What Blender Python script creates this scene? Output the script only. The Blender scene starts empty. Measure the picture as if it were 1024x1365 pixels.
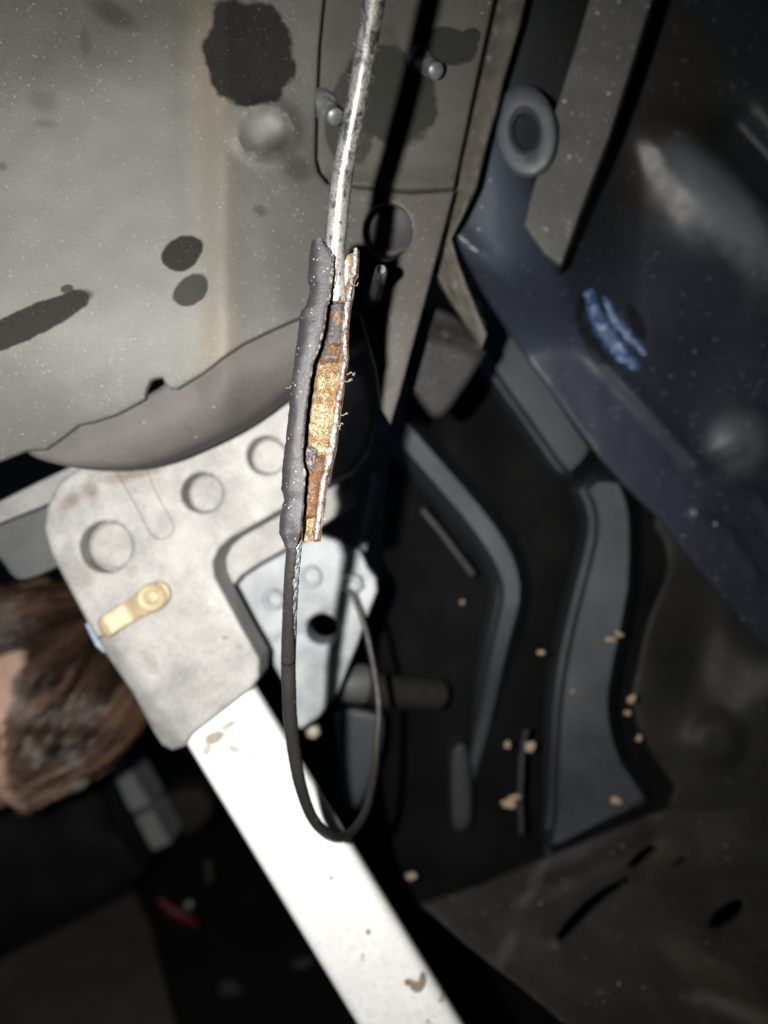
import bpy, bmesh, math, random
import numpy as np
from mathutils import Vector, Matrix, noise, geometry

random.seed(7)
R = math.radians
sc = bpy.context.scene
col = sc.collection

# ------------------------------------------------------------------ camera
F = 1027.0            # focal length in pixels of the 1024 x 1365 photograph
CZ = 0.60             # camera height above the workshop floor, metres
cam_d = bpy.data.cameras.new('camera')
cam = bpy.data.objects.new('camera', cam_d)
col.objects.link(cam)
cam.location = (0, 0, CZ)
cam.rotation_euler = (R(90), 0, 0)
cam_d.sensor_fit = 'VERTICAL'
cam_d.sensor_height = 24.0
cam_d.lens = 24.0 * F / 1365.0
cam_d.clip_start = 0.01
cam_d.clip_end = 60
cam_d.dof.use_dof = True
cam_d.dof.focus_distance = 0.212
cam_d.dof.aperture_fstop = 4.6
sc.camera = cam

# ------------------------------------------------------------------ world + lamps
w = bpy.data.worlds.new('World')
sc.world = w
w.use_nodes = True
w.node_tree.nodes['Background'].inputs[0].default_value = (0.35, 0.45, 0.65, 1)
w.node_tree.nodes['Background'].inputs[1].default_value = 0.005


def lamp(name, loc, target, energy, size, color=(1, 1, 1), spread=180):
    d = bpy.data.lights.new(name, 'AREA')
    d.shape = 'DISK'
    d.size = size
    d.energy = energy
    d.color = color
    d.spread = R(spread)
    o = bpy.data.objects.new(name, d)
    col.objects.link(o)
    o.location = loc
    o.rotation_euler = (Vector(target) - Vector(loc)).to_track_quat('-Z', 'Y').to_euler()
    return o


# the phone's torch, a few centimetres left of the lens
lamp('phone_torch', (-0.0375, -0.002, CZ + 0.004), (-0.05, 0.3, CZ - 0.02), 1.0, 0.0065, (1.0, 0.975, 0.93), 118)
# weak blue daylight from the workshop's open side
lamp('daylight', (-1.6, -0.2, 1.0), (0.1, 0.4, 0.6), 2.6, 0.9, (0.35, 0.58, 1.0))

sc.view_settings.view_transform = 'Standard'
sc.view_settings.look = 'None'
sc.view_settings.exposure = 0.0
sc.view_settings.gamma = 1.0

# ------------------------------------------------------------------ helpers


def P(px, py, Y):
    return Vector(((px - 512.0) * Y / F, Y, CZ - (py - 682.5) * Y / F))


def sm(a, b, x):
    t = min(1.0, max(0.0, (x - a) / (b - a)))
    return t * t * (3 - 2 * t)


def lerp(a, b, t):
    return a + (b - a) * t


def interp(tab, t):
    if t <= tab[0][0]:
        return tab[0][1]
    for (a, x), (b, y) in zip(tab, tab[1:]):
        if t <= b:
            return lerp(x, y, (t - a) / (b - a))
    return tab[-1][1]


def pdist(px, py, poly):
    best = 1e9
    for (ax, ay), (bx, by) in zip(poly, poly[1:]):
        dx, dy = bx - ax, by - ay
        t = max(0, min(1, ((px - ax) * dx + (py - ay) * dy) / (dx * dx + dy * dy + 1e-9)))
        best = min(best, math.hypot(px - ax - t * dx, py - ay - t * dy))
    return best


def nz(x, y, z=0.0):
    return noise.noise(Vector((x, y, z)))


def spline(pts, n):
    """Catmull-Rom through tuples, n samples per span"""
    pts = [Vector(p) for p in pts]
    e = [2 * pts[0] - pts[1]] + pts + [2 * pts[-1] - pts[-2]]
    out = []
    for i in range(1, len(e) - 2):
        p0, p1, p2, p3 = e[i - 1:i + 3]
        for k in range(n):
            t = k / n
            out.append(0.5 * ((2 * p1) + (p2 - p0) * t + (2 * p0 - 5 * p1 + 4 * p2 - p3) * t * t
                              + (3 * p1 - p0 - 3 * p2 + p3) * t ** 3))
    out.append(pts[-1])
    return out


def smooth_loop(pts, n=4):
    m = len(pts)
    v = [Vector(p) for p in pts]
    out = []
    for i in range(m):
        p0, p1, p2, p3 = v[i - 1], v[i], v[(i + 1) % m], v[(i + 2) % m]
        for k in range(n):
            t = k / n
            q = 0.5 * ((2 * p1) + (p2 - p0) * t + (2 * p0 - 5 * p1 + 4 * p2 - p3) * t * t
                       + (3 * p1 - p0 - 3 * p2 + p3) * t ** 3)
            out.append((q.x, q.y))
    return out


def ell(cx, cy, a, b, ang=0, n=28):
    c, s = math.cos(R(ang)), math.sin(R(ang))
    return [(cx + a * math.cos(t) * c - b * math.sin(t) * s, cy + a * math.cos(t) * s + b * math.sin(t) * c)
            for t in [2 * math.pi * i / n for i in range(n)]]


def strip(center, hw):
    """outline of a band along a pixel polyline; hw = half widths"""
    c = [Vector(p) for p in center]
    L, Rr = [], []
    for i, p in enumerate(c):
        d = (c[min(i + 1, len(c) - 1)] - c[max(i - 1, 0)]).normalized()
        n = Vector((-d.y, d.x))
        h = hw[i] if isinstance(hw, (list, tuple)) else hw
        L.append(tuple(p + n * h))
        Rr.append(tuple(p - n * h))
    return L + Rr[::-1]


def inside(pts, loop):
    x, y = pts[:, 0], pts[:, 1]
    r = np.zeros(len(pts), bool)
    n = len(loop)
    for i in range(n):
        x0, y0 = loop[i]
        x1, y1 = loop[(i + 1) % n]
        c = ((y0 > y) != (y1 > y))
        with np.errstate(divide='ignore', invalid='ignore'):
            xi = (x1 - x0) * (y - y0) / ((y1 - y0) if y1 != y0 else 1e-9) + x0
        r ^= c & (x < xi)
    return r


def segdist(pts, loops):
    best = np.full(len(pts), 1e9)
    for lp in loops:
        a = np.array(lp)
        b = np.roll(a, -1, axis=0)
        for (ax, ay), (bx, by) in zip(a, b):
            dx, dy = bx - ax, by - ay
            t = np.clip(((pts[:, 0] - ax) * dx + (pts[:, 1] - ay) * dy) / (dx * dx + dy * dy + 1e-9), 0, 1)
            best = np.minimum(best, np.hypot(pts[:, 0] - ax - t * dx, pts[:, 1] - ay - t * dy))
    return best


def resample(loop, step):
    out = []
    n = len(loop)
    for i in range(n):
        a, b = Vector(loop[i]), Vector(loop[(i + 1) % n])
        k = max(1, int(math.ceil((b - a).length / step)))
        for j in range(k):
            q = a.lerp(b, j / k)
            out.append((q.x, q.y))
    return out


def finish(bm, sharp=38):
    bmesh.ops.remove_doubles(bm, verts=bm.verts, dist=1e-7)
    bmesh.ops.recalc_face_normals(bm, faces=bm.faces)
    for f in bm.faces:
        f.smooth = True
    for e in bm.edges:
        if len(e.link_faces) == 2 and e.calc_face_angle(0) > R(sharp):
            e.smooth = False


def obj(name, bm, mat, parent=None, base=None, sharp=38, recalc=True):
    """link a bmesh (world coordinates) as one object; base = thing's foot"""
    if recalc:
        finish(bm, sharp)
    if parent is not None:
        b = Vector(parent['_base'])
    else:
        b = Vector(base) if base is not None else Vector((0, 0, 0))
    bmesh.ops.translate(bm, verts=bm.verts, vec=-b)
    me = bpy.data.meshes.new(name)
    bm.to_mesh(me)
    bm.free()
    me.materials.append(mat)
    o = bpy.data.objects.new(name, me)
    col.objects.link(o)
    if parent is not None:
        o.parent = parent
    else:
        o.location = b
    o['_base'] = tuple(b)
    return o


def tag(o, label, cat, group=None, kind=None):
    if label:
        o['label'] = label
    if cat:
        o['category'] = cat
    if group:
        o['group'] = group
    if kind:
        o['kind'] = kind
    return o


def thing(name, label, cat, base, group=None):
    o = bpy.data.objects.new(name, None)
    o.empty_display_size = 0.01
    col.objects.link(o)
    o.location = base
    o['_base'] = tuple(base)
    return tag(o, label, cat, group)


def sheet(outline, depth, thick, holes=(), step=12, rpx=0.0, rk=1.0):
    loops = [resample(outline, step if not rpx else min(step, max(3, rpx * .8)))] + \
            [resample(h, min(step, 5)) for h in holes]
    pts, edges = [], []
    for lp in loops:
        i0 = len(pts)
        pts += lp
        edges += [(i0 + i, i0 + (i + 1) % len(lp)) for i in range(len(lp))]
    extra = []
    if rpx:
        for lp in loops:
            n = len(lp)
            for k in (.1, .3, .6, 1.0):
                cand = []
                for i in range(n):
                    a, b = Vector(lp[i - 1]), Vector(lp[(i + 1) % n])
                    d = (b - a)
                    if d.length < 1e-6:
                        continue
                    d.normalize()
                    for s in (1, -1):
                        cand.append((lp[i][0] - d.y * rpx * k * s, lp[i][1] + d.x * rpx * k * s))
                cand = np.array(cand)
                ok = inside(cand, loops[0])
                for h in loops[1:]:
                    ok &= ~inside(cand, h)
                ok &= segdist(cand, loops) > rpx * k * .9
                extra += [tuple(c) for c in cand[ok]]
    o = np.array(loops[0])
    gx = np.arange(o[:, 0].min(), o[:, 0].max(), step)
    gy = np.arange(o[:, 1].min(), o[:, 1].max(), step)
    g = np.array([(x + (step * .5 if j % 2 else 0), y) for j, y in enumerate(gy) for x in gx])
    if len(g):
        ok = inside(g, loops[0])
        for h in loops[1:]:
            ok &= ~inside(g, h)
        ok &= segdist(g, loops) > max(rpx * 1.15, step * .45)
        extra += [tuple(c) for c in g[ok]]
    allp = [Vector((p[0], -p[1])) for p in pts + extra]
    vo, eo, fo, *_ = geometry.delaunay_2d_cdt(allp, edges, [], 0, 1e-4)
    V = np.array([(v.x, -v.y) for v in vo])
    cent = np.array([np.mean([V[i] for i in f], axis=0) for f in fo])
    ok = inside(cent, loops[0])
    for h in loops[1:]:
        ok &= ~inside(cent, h)
    d = segdist(V, loops)
    bm = bmesh.new()
    fr, bk = [], []
    for (x, y), dd in zip(V, d):
        Y = depth(x, y)
        if rpx and dd < rpx:
            t = 1 - dd / rpx
            Y += -rk * (1 - sm(0, 1, dd / rpx)) if rk < 0 else rk * rpx * Y / F * (1 - math.sqrt(max(0, 1 - t * t)))
        p = P(x, y, Y)
        fr.append(bm.verts.new(p))
        bk.append(bm.verts.new(p + Vector((0, thick, 0))))
    cnt = {}
    for f, k in zip(fo, ok):
        if not k:
            continue
        try:
            bm.faces.new([fr[i] for i in f])
            bm.faces.new([bk[i] for i in reversed(f)])
        except ValueError:
            continue
        for i in range(len(f)):
            e = (f[i], f[(i + 1) % len(f)])
            key = tuple(sorted(e))
            cnt.setdefault(key, []).append(e)
    for key, l in cnt.items():
        if len(l) == 1:
            a, b = l[0]
            bm.faces.new((fr[b], fr[a], bk[a], bk[b]))
    for v in [v for v in bm.verts if not v.link_faces]:
        bm.verts.remove(v)
    return bm


def tube(path, rad, segs=14, cap=True, bm=None, squash=1.0, wob=0.0, arc=None, wobs=900):
    """sweep a circle along 3-D points; rad a number or a list"""
    bm = bm or bmesh.new()
    path = [Vector(p) for p in path]
    n = len(path)
    up = Vector((0, -1, 0.01))
    rings = []
    for i, p in enumerate(path):
        t = (path[min(i + 1, n - 1)] - path[max(i - 1, 0)]).normalized()
        a = (up - t * up.dot(t))
        if a.length < 1e-4:
            a = t.orthogonal()
        a.normalize()
        up = a
        b = t.cross(a)
        r = rad[i] if isinstance(rad, (list, tuple)) else rad
        ring = []
        for k in range(segs):
            if arc is None:
                th = 2 * math.pi * k / segs
            else:
                a0, a1 = arc[i] if isinstance(arc, list) else arc
                th = lerp(a0, a1, k / (segs - 1))
            q = p + (a * math.cos(th) * squash + b * math.sin(th)) * r
            if wob:
                q += (q - p).normalized() * wob * noise.noise(q * wobs)
            ring.append(bm.verts.new(q))
        rings.append(ring)
    for r0, r1 in zip(rings, rings[1:]):
        for k in range(segs if arc is None else segs - 1):
            bm.faces.new((r0[k], r0[(k + 1) % segs], r1[(k + 1) % segs], r1[k]))
    if cap and arc is None:
        bm.faces.new(rings[0][::-1])
        bm.faces.new(rings[-1])
    return bm


def disc_stack(c, axis, prof, segs=24, bm=None):
    """lathe: prof = [(radius, height along axis)...] closed at both ends"""
    bm = bm or bmesh.new()
    axis = Vector(axis).normalized()
    a = axis.orthogonal().normalized()
    b = axis.cross(a)
    rings = []
    for r, h in prof:
        if r < 1e-6:
            rings.append([bm.verts.new(Vector(c) + axis * h)])
        else:
            rings.append([bm.verts.new(Vector(c) + axis * h + (a * math.cos(2 * math.pi * k / segs)
                          + b * math.sin(2 * math.pi * k / segs)) * r) for k in range(segs)])
    for r0, r1 in zip(rings, rings[1:]):
        for k in range(segs):
            k2 = (k + 1) % segs
            if len(r0) == 1:
                bm.faces.new((r0[0], r1[k2], r1[k]))
            elif len(r1) == 1:
                bm.faces.new((r0[k], r0[k2], r1[0]))
            else:
                bm.faces.new((r0[k], r0[k2], r1[k2], r1[k]))
    for r in (rings[0], rings[-1]):
        if len(r) > 1:
            bm.faces.new(r)
    return bm


def blob(c, r, seed=0, amp=.35, sub=2, sq=(1, 1, 1)):
    bm = bmesh.new()
    bmesh.ops.create_icosphere(bm, subdivisions=sub, radius=1)
    for v in bm.verts:
        n = v.co.normalized()
        k = 1 + amp * noise.noise(n * 1.7 + Vector((seed, seed * .3, 0))) + amp * .5 * noise.noise(n * 4 + Vector((seed, 3, 1)))
        v.co = Vector((n.x * sq[0], n.y * sq[1], n.z * sq[2])) * r * k + Vector(c)
    return bm


def crumb(c, r, seed, sq):
    """angular broken crumb"""
    rn = random.Random(seed)
    bm = bmesh.new()
    bmesh.ops.create_icosphere(bm, subdivisions=2, radius=1)
    for v in bm.verts:
        n = v.co.normalized()
        k = (1 + 1.1 * noise.noise(n * 1.3 + Vector((seed * 1.7, 2, seed)))) * rn.uniform(.72, 1.12)
        v.co = Vector((n.x * sq[0], n.y * sq[1], n.z * sq[2])) * r * k + Vector(c)
    return bm


# ------------------------------------------------------------------ materials
class NT:
    def __init__(s, name):
        s.m = bpy.data.materials.new(name)
        s.m.use_nodes = True
        s.t = s.m.node_tree
        s.b = s.t.nodes['Principled BSDF']
        s.co = s.t.nodes.new('ShaderNodeTexCoord').outputs['Object']

    def set(s, sock, v):
        if isinstance(v, bpy.types.NodeSocket):
            s.t.links.new(v, sock)
        elif isinstance(v, (tuple, list)) and sock.type == 'RGBA' and len(v) == 3:
            sock.default_value = (*v, 1)
        else:
            sock.default_value = v

    def math(s, op, a, b=0.0, c=None, clamp=False):
        n = s.t.nodes.new('ShaderNodeMath')
        n.operation = op
        n.use_clamp = clamp
        s.set(n.inputs[0], a)
        s.set(n.inputs[1], b)
        if c is not None:
            s.set(n.inputs[2], c)
        return n.outputs[0]

    def noise(s, scale, detail=6, rough=.6, dist=0.0, co=None):
        n = s.t.nodes.new('ShaderNodeTexNoise')
        n.inputs['Scale'].default_value = scale
        n.inputs['Detail'].default_value = detail
        n.inputs['Roughness'].default_value = rough
        n.inputs['Distortion'].default_value = dist
        s.t.links.new(co or s.co, n.inputs['Vector'])
        return n.outputs['Fac']

    def ramp(s, v, a, b, lo=0.0, hi=1.0, smooth=True):
        n = s.t.nodes.new('ShaderNodeMapRange')
        n.interpolation_type = 'SMOOTHSTEP' if smooth else 'LINEAR'
        s.set(n.inputs[0], v)
        for i, x in enumerate((a, b, lo, hi)):
            n.inputs[i + 1].default_value = x
        return n.outputs[0]

    def mix(s, f, a, b, mode='MIX'):
        n = s.t.nodes.new('ShaderNodeMix')
        n.data_type = 'RGBA'
        n.blend_type = mode
        s.set(n.inputs[0], f)
        s.set(n.inputs[6], a)
        s.set(n.inputs[7], b)
        return n.outputs[2]

    def scaled(s, v):
        n = s.t.nodes.new('ShaderNodeMapping')
        n.inputs['Scale'].default_value = v
        s.t.links.new(s.co, n.inputs['Vector'])
        return n.outputs[0]

    def specks(s, scale, size, dens, co=None):
        """scattered grains: 1 inside a grain"""
        v = s.t.nodes.new('ShaderNodeTexVoronoi')
        v.inputs['Scale'].default_value = scale
        s.t.links.new(co or s.co, v.inputs['Vector'])
        sp = s.t.nodes.new('ShaderNodeSeparateColor')
        s.t.links.new(v.outputs['Color'], sp.inputs[0])
        keep = s.math('LESS_THAN', sp.outputs[0], dens)
        rad = s.math('MULTIPLY', sp.outputs[1], size)
        near = s.math('LESS_THAN', v.outputs['Distance'], rad)
        return s.math('MULTIPLY', keep, near)

    def sep(s, co=None):
        n = s.t.nodes.new('ShaderNodeSeparateXYZ')
        s.t.links.new(co or s.co, n.inputs[0])
        return n.outputs

    def ellipse(s, xyz, c, a, b, ang, wobble, edge=.08):
        """stain mask in the x-z plane"""
        ca, sa = math.cos(ang), math.sin(ang)
        dx = s.math('SUBTRACT', xyz[0], c[0])
        dz = s.math('SUBTRACT', xyz[2], c[2])
        u = s.math('ADD', s.math('MULTIPLY', dx, ca / a), s.math('MULTIPLY', dz, sa / a))
        v = s.math('ADD', s.math('MULTIPLY', dx, -sa / b), s.math('MULTIPLY', dz, ca / b))
        r = s.math('SQRT', s.math('ADD', s.math('MULTIPLY', u, u), s.math('MULTIPLY', v, v)))
        r = s.math('ADD', r, wobble)
        return s.ramp(r, 1 + edge, 1 - edge)

    def bump(s, h, strength, dist):
        n = s.t.nodes.new('ShaderNodeBump')
        n.inputs['Strength'].default_value = strength
        n.inputs['Distance'].default_value = dist
        s.t.links.new(h, n.inputs['Height'])
        s.t.links.new(n.outputs[0], s.b.inputs['Normal'])

    def out(s, color, rough=.5, metal=0.0, spec=.5):
        s.set(s.b.inputs['Base Color'], color)
        s.set(s.b.inputs['Roughness'], rough)
        s.set(s.b.inputs['Metallic'], metal)
        s.set(s.b.inputs['Specular IOR Level'], spec)
        return s.m


def painted(name, c0, c1, patch=25, grain=900, rough=(.45, .7), speck=(900, .25, .12), speck_col=(.45, .44, .40),
            stains=(), base=None, stain_col=(.016, .016, .014), bump=.25, metal=0.0, spec=.4, fine_amp=.35,
            speck2=None, tints=(), sand=0.0):
    """dusty or worn coat: patchy tone, fine grain, scattered dust grains, stains with their own shape"""
    n = NT(name)
    big = n.noise(patch, 6, .62, .3)
    fine = n.noise(grain, 5, .7)
    f = n.math('ADD', n.math('MULTIPLY', n.ramp(big, .3, .7), 1 - fine_amp), n.math('MULTIPLY', n.ramp(fine, .3, .7), fine_amp))
    c = n.mix(f, c0, c1)
    xyz = n.sep()
    wob = n.math('MULTIPLY', n.math('SUBTRACT', n.noise(120, 5, .55), .5), .60)
    for tc, center, a, b, ang, k in tints:
        m = n.ellipse(xyz, Vector(center) - Vector(base), a, b, ang, wob, .5)
        c = n.mix(n.math('MULTIPLY', m, k), c, tc)
    rg = n.ramp(fine, .3, .7, rough[0], rough[1])
    sp = None
    if speck:
        sp = n.specks(*speck)
        if speck2:
            sp = n.math('MAXIMUM', sp, n.specks(*speck2))
    stain = None
    for (center, a, b, ang, k) in stains:
        m = n.math('MULTIPLY', n.ellipse(xyz, Vector(center) - Vector(base), a, b, ang, wob, .07 if k >= .7 else .55), k)
        stain = m if stain is None else n.math('MAXIMUM', stain, m)
    if sand:
        sd = n.noise(2600, 3, .8)
        c = n.mix(n.math('MULTIPLY', n.ramp(sd, .56, .70), n.math('MULTIPLY', n.ramp(n.noise(30, 4, .6), .35, .6), sand)), c, speck_col)
        c = n.mix(n.math('MULTIPLY', n.ramp(sd, .42, .30), .35), c, tuple(x * .55 for x in c0))
    if stain is not None:
        sc_ = n.mix(n.ramp(fine, .35, .7), stain_col, tuple(x * 1.5 for x in stain_col))
        c = n.mix(stain, c, sc_)
        spec = n.math('MULTIPLY', spec, n.math('SUBTRACT', 1.0, n.math('MULTIPLY', stain, .85)))
    if sp is not None:
        k = sp
        if stain is not None:
            k = n.math('MULTIPLY', sp, n.math('SUBTRACT', 1.0, n.math('MULTIPLY', stain, .75)))
        c = n.mix(k, c, speck_col)
    h = n.math('ADD', fine, n.math('MULTIPLY', big, 2.0))
    if sp is not None:
        h = n.math('ADD', h, sp)
    n.bump(h, bump, .0004)
    return n.out(c, rg, metal, spec)


def plain(name, c, rough=.5, metal=0.0, var=.25, scale=120, bump=.15, spec=.5):
    n = NT(name)
    f = n.noise(scale, 6, .65)
    c0 = tuple(x * (1 - var) for x in c)
    c1 = tuple(min(1, x * (1 + var)) for x in c)
    n.bump(f, bump, .0004)
    return n.out(n.mix(n.ramp(f, .3, .7), c0, c1), n.ramp(f, .3, .7, rough * .85, min(1, rough * 1.15)), metal, spec)

# ================================================================== the setting: floor
gm = painted('floor_material', (.018, .017, .016), (.03, .028, .026), 8, 300, speck=(120, .3, .1), speck_col=(.08, .08, .07))  # coloured near black to stand for the unlit part of the floor
bm = bmesh.new()
for x, y in ((-4, -1), (4, -1), (4, 6), (-4, 6)):
    bm.verts.new((x, y, 0))
bm.faces.new(bm.verts)
tag(obj('ground', bm, gm), None, None, kind='structure')

# ================================================================== upper left: dusty inner panel


def panelA(px, py):
    Y = .262
    if px < 300:
        Y -= (300 - px) * 4.6e-5 * sm(300, 220, px)
    Y -= 4e-5 * 50 * math.log(1 + math.exp((290 - py) / 50.0))
    Y += .0017 * math.exp(-((px - 292) / 26.0) ** 2) * -1
    if px > 300:
        Y += (px - 300) * 7.5e-5
    Y += max(0, (py - 380) / 220.0) ** 2 * .016
    Y += .0009 * nz(px / 170, py / 170, 3) + .0003 * nz(px / 45, py / 45, 8)
    d = math.hypot((px - 354) / 38, (py - 174) / 34)
    Y += -.0022 * math.exp(-((d - 1) / .22) ** 2) + .0016 * sm(.9, .3, d) + .0008 * sm(1.2, .2, d) * nz(px / 9, py / 9)
    return Y


pa_base = P(200, 600, .27)


def S(px, py, a, b, ang, k, fn=panelA):
    Y = fn(px, py)
    return (P(px, py, Y), a * Y / F, b * Y / F, R(-ang), k)


st = [S(332, 76, 56, 68, 15, 1), S(243, 337, 31, 20, -35, 1), S(255, 387, 26, 17, -42, .9), S(36, 430, 96, 19, -27, 1),
      S(89, 385, 8, 5, -20, .85), S(397, 225, 18, 15, 0, .55), S(347, 281, 8, 7, 0, .5), S(150, 18, 30, 13, 25, .55),
      S(113, 55, 6, 16, 0, .3), S(58, 135, 16, 13, 0, .3), S(60, 165, 14, 5, 0, .25), S(368, 192, 17, 16, 0, .45),
      S(3, 222, 6, 6, 0, .4)]


def TI(c, px, py, a, b, ang, k):
    Y = panelA(px, py)
    return (c, P(px, py, Y), a * Y / F, b * Y / F, R(-ang), k)


tints = [TI((.165, .132, .096), 286, 230, 32, 420, 0, .85), TI((.056, .052, .049), 405, 330, 105, 190, 0, .85),  # tan bend line and darker right side: crease shading put into the colour
         TI((.070, .062, .057), 560, 390, 75, 220, 0, .9), TI((.138, .139, .128), 150, 280, 190, 190, 0, .6), TI((.058, .058, .044), 60, 0, 260, 90, -15, .75),  # brighter left centre, darker top corner: light gradient put into the colour
         TI((.21, .205, .19), 344, 166, 27, 30, 30, .75)]
pam = painted('dusty_panel_paint', (.078, .078, .071), (.130, .129, .116), 22, 1500, (.42, .6),
              speck=(520, .17, .09), speck_col=(.26, .26, .22), speck2=(1300, .36, .12), stains=st, base=pa_base, tints=tints, bump=.45, sand=.55)
inner_panel = thing('inner_panel', 'dusty dark grey painted panel with black oil spots at upper left', 'panel', pa_base)
seam = [(434, -60), (431, 0), (425, 60), (421, 150), (420, 212), (424, 230), (436, 245), (470, 250), (548, 258), (606, 254)]
bottom = [(400, 424), (359, 442), (324, 459), (297, 477), (270, 498), (236, 519), (226, 518), (219, 510), (217, 504), (207, 505),
          (201, 508), (196, 519), (193, 533), (156, 553), (125, 563), (105, 567), (78, 588), (60, 600), (35, 601), (0, 615), (-60, 634)]
outA = [(-60, -60)] + seam + [(571, 386), (532, 530), (521, 566), (508, 545), (500, 490), (480, 420), (440, 408)] + bottom
obj('sheet', sheet(outA, panelA, .0016, holes=[ell(517, 308, 33, 37)], step=7.5, rpx=3.5), pam, inner_panel)


def lipY(px, py):
    up = interp([(-60, 640), (0, 612), (60, 598), (105, 566), (156, 552), (195, 535), (236, 519), (270, 498), (324, 459), (400, 424), (490, 380)], px)
    t = (py - up + 22) / 90.0
    return panelA(px, min(py, up)) + .0042 + .004 * (t - .45) ** 2 * 4 * (1 if t > .45 else .3)


lipm = painted('lip_paint', (.066, .061, .057), (.118, .108, .101), 18, 900, (.6, .75), speck=(500, .22, .05), speck_col=(.3, .29, .27), bump=.15, spec=.25)
lip = [(30, 588), (78, 568), (105, 548), (156, 533), (200, 524), (236, 498), (270, 478), (324, 439), (400, 404), (478, 372), (500, 420),
       (488, 455), (440, 482), (400, 510), (385, 522), (336, 559), (289, 584), (234, 608), (187, 621), (137, 625), (94, 623), (51, 612), (34, 601)]
obj('rolled_lip', sheet(smooth_loop(lip, 3), lipY, .012, step=8, rpx=11), lipm, inner_panel)

# dish in the round opening
dm = painted('dish_paint', (.035, .036, .036), (.06, .06, .058), 60, 900, speck=None)
bm = disc_stack(P(517, 308, .297), (0, -1, 0), [(0, -.002), (.0115, -.002), (.0118, .007), (.0105, .008), (.0095, .003), (.006, .001), (0, .0005)], 36)
obj('dish', bm, dm, inner_panel)

# ------------------------------------------------------------------ recessed plate with studs


def plateB(px, py):
    Y = panelA(px, py) + .0022
    Y -= .0030 * math.exp(-((py - 246) / 10.0) ** 2)
    return Y


pb_base = P(520, 255, .28)
stB = [S(524, 128, 60, 62, 0, .9, plateB), S(596, 62, 40, 24, -8, .95, plateB), S(628, 48, 14, 10, -30, .95, plateB), S(470, 160, 34, 60, 10, .75, plateB),
       S(520, 45, 8, 12, 0, .3, plateB)]
pbm = painted('plate_paint', (.062, .059, .052), (.105, .099, .086), 24, 1300, (.5, .75), speck=(420, .22, .06), speck_col=(.28, .27, .23),
              stains=stB, base=pb_base, bump=.3, sand=.3, stain_col=(.022, .023, .02))
plate = thing('access_plate', 'recessed dusty plate with threaded studs behind the silver cable', 'plate', pb_base)
outB = [(437, -60), (434, 0), (428, 60), (424, 150), (423, 212), (428, 229), (440, 242), (470, 247), (548, 255), (605, 251), (628, 140), (658, 0), (670, -60)]
obj('plate', sheet(outB, plateB, .0015, step=12, rpx=4), pbm, plate)
stm = plain('stud_metal', (.16, .165, .165), .42, .35, .3, 300, .3)


def stud(px, py, L, r, parent, dirv=(.36, -1, -.42), Y=None, m=None, fn=plateB):
    base = P(px, py, (Y or fn(px, py)) + .003)
    prof = [(0, 0), (r * 1.7, 0), (r * 1.7, .003), (r * 1.5, .0042)]
    h = .0042
    while h < L * .7:
        prof += [(r * 1.06, h), (r * .93, h + .0006)]
        h += .0012
    prof += [(r * .97, L * .72), (r * .97, L * .95), (r * .6, L), (0, L)]
    return obj('stud', disc_stack(base, dirv, prof, 20), m or stm, parent)


stud(554, 80, .0165, .0029, plate, (.50, -.75, -.72))
stud(427, 136, .0165, .0029, plate, (.45, -.75, -.78))
stud(500, 398, .042, .0021, inner_panel, (0.06, -1, -.06), fn=panelA)

# ------------------------------------------------------------------ flange edge to the right of the plate
flm = painted('flange_paint', (.05, .046, .038), (.115, .104, .086), 60, 900, (.5, .75), speck=(500, .22, .08), speck_col=(.25, .23, .18), bump=.3)


def flY(px, py):
    return .2915 + .02 * sm(250, 480, py) + .0012 * nz(px / 20, py / 20) + .004 * math.exp(-((px - interp([(0, 668), (250, 612), (330, 590), (460, 632)], py)) / 9) ** 2)


fl = [(672, -60), (716, -60), (701, 0), (694, 34), (686, 60), (672, 108), (662, 150), (650, 190), (636, 250), (616, 292), (602, 318), (612, 352), (628, 392), (650, 446),
      (642, 466), (620, 430), (598, 396), (572, 352), (562, 330), (576, 276), (606, 150), (634, 40)]
obj('edge_flange', sheet(fl, flY, .003, step=9, rpx=6), flm, None, base=P(600, 460, .32))
tag(bpy.data.objects['edge_flange'], 'narrow tan grey flange strip with a ragged edge, forking at its bottom', 'flange')

# dark rubber flap
rbm = painted('rubber_flap', (.012, .012, .0125), (.022, .0215, .021), 40, 700, (.6, .8), speck=None, bump=.15)


def tabY(px, py):
    d = pdist(px, py, [(560, 432), (574, 440), (612, 450), (646, 468)])
    return .325 - .0045 * math.exp(-(d / 9) ** 2) + (py - 440) * 4e-5 + .0006 * nz(px / 40, py / 40)


tab = smooth_loop([(553, 415), (590, 412), (630, 440), (648, 466), (636, 492), (618, 520), (598, 548), (586, 557), (573, 553), (556, 530), (540, 500), (545, 450)], 3)
tag(obj('rubber_flap', sheet(tab, tabY, .004, step=8, rpx=9), rbm, None, base=P(590, 555, .33)),
    'dark rounded rubber flap hanging below the edge flange', 'flap')

# ================================================================== right side: blue-black sheet
crease = [(600, 300), (690, 385), (780, 455), (850, 530), (930, 620), (962, 640), (1008, 660), (1040, 700), (1090, 780)]
bulge = [(905, 205), (950, 258), (1050, 350)]


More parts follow.
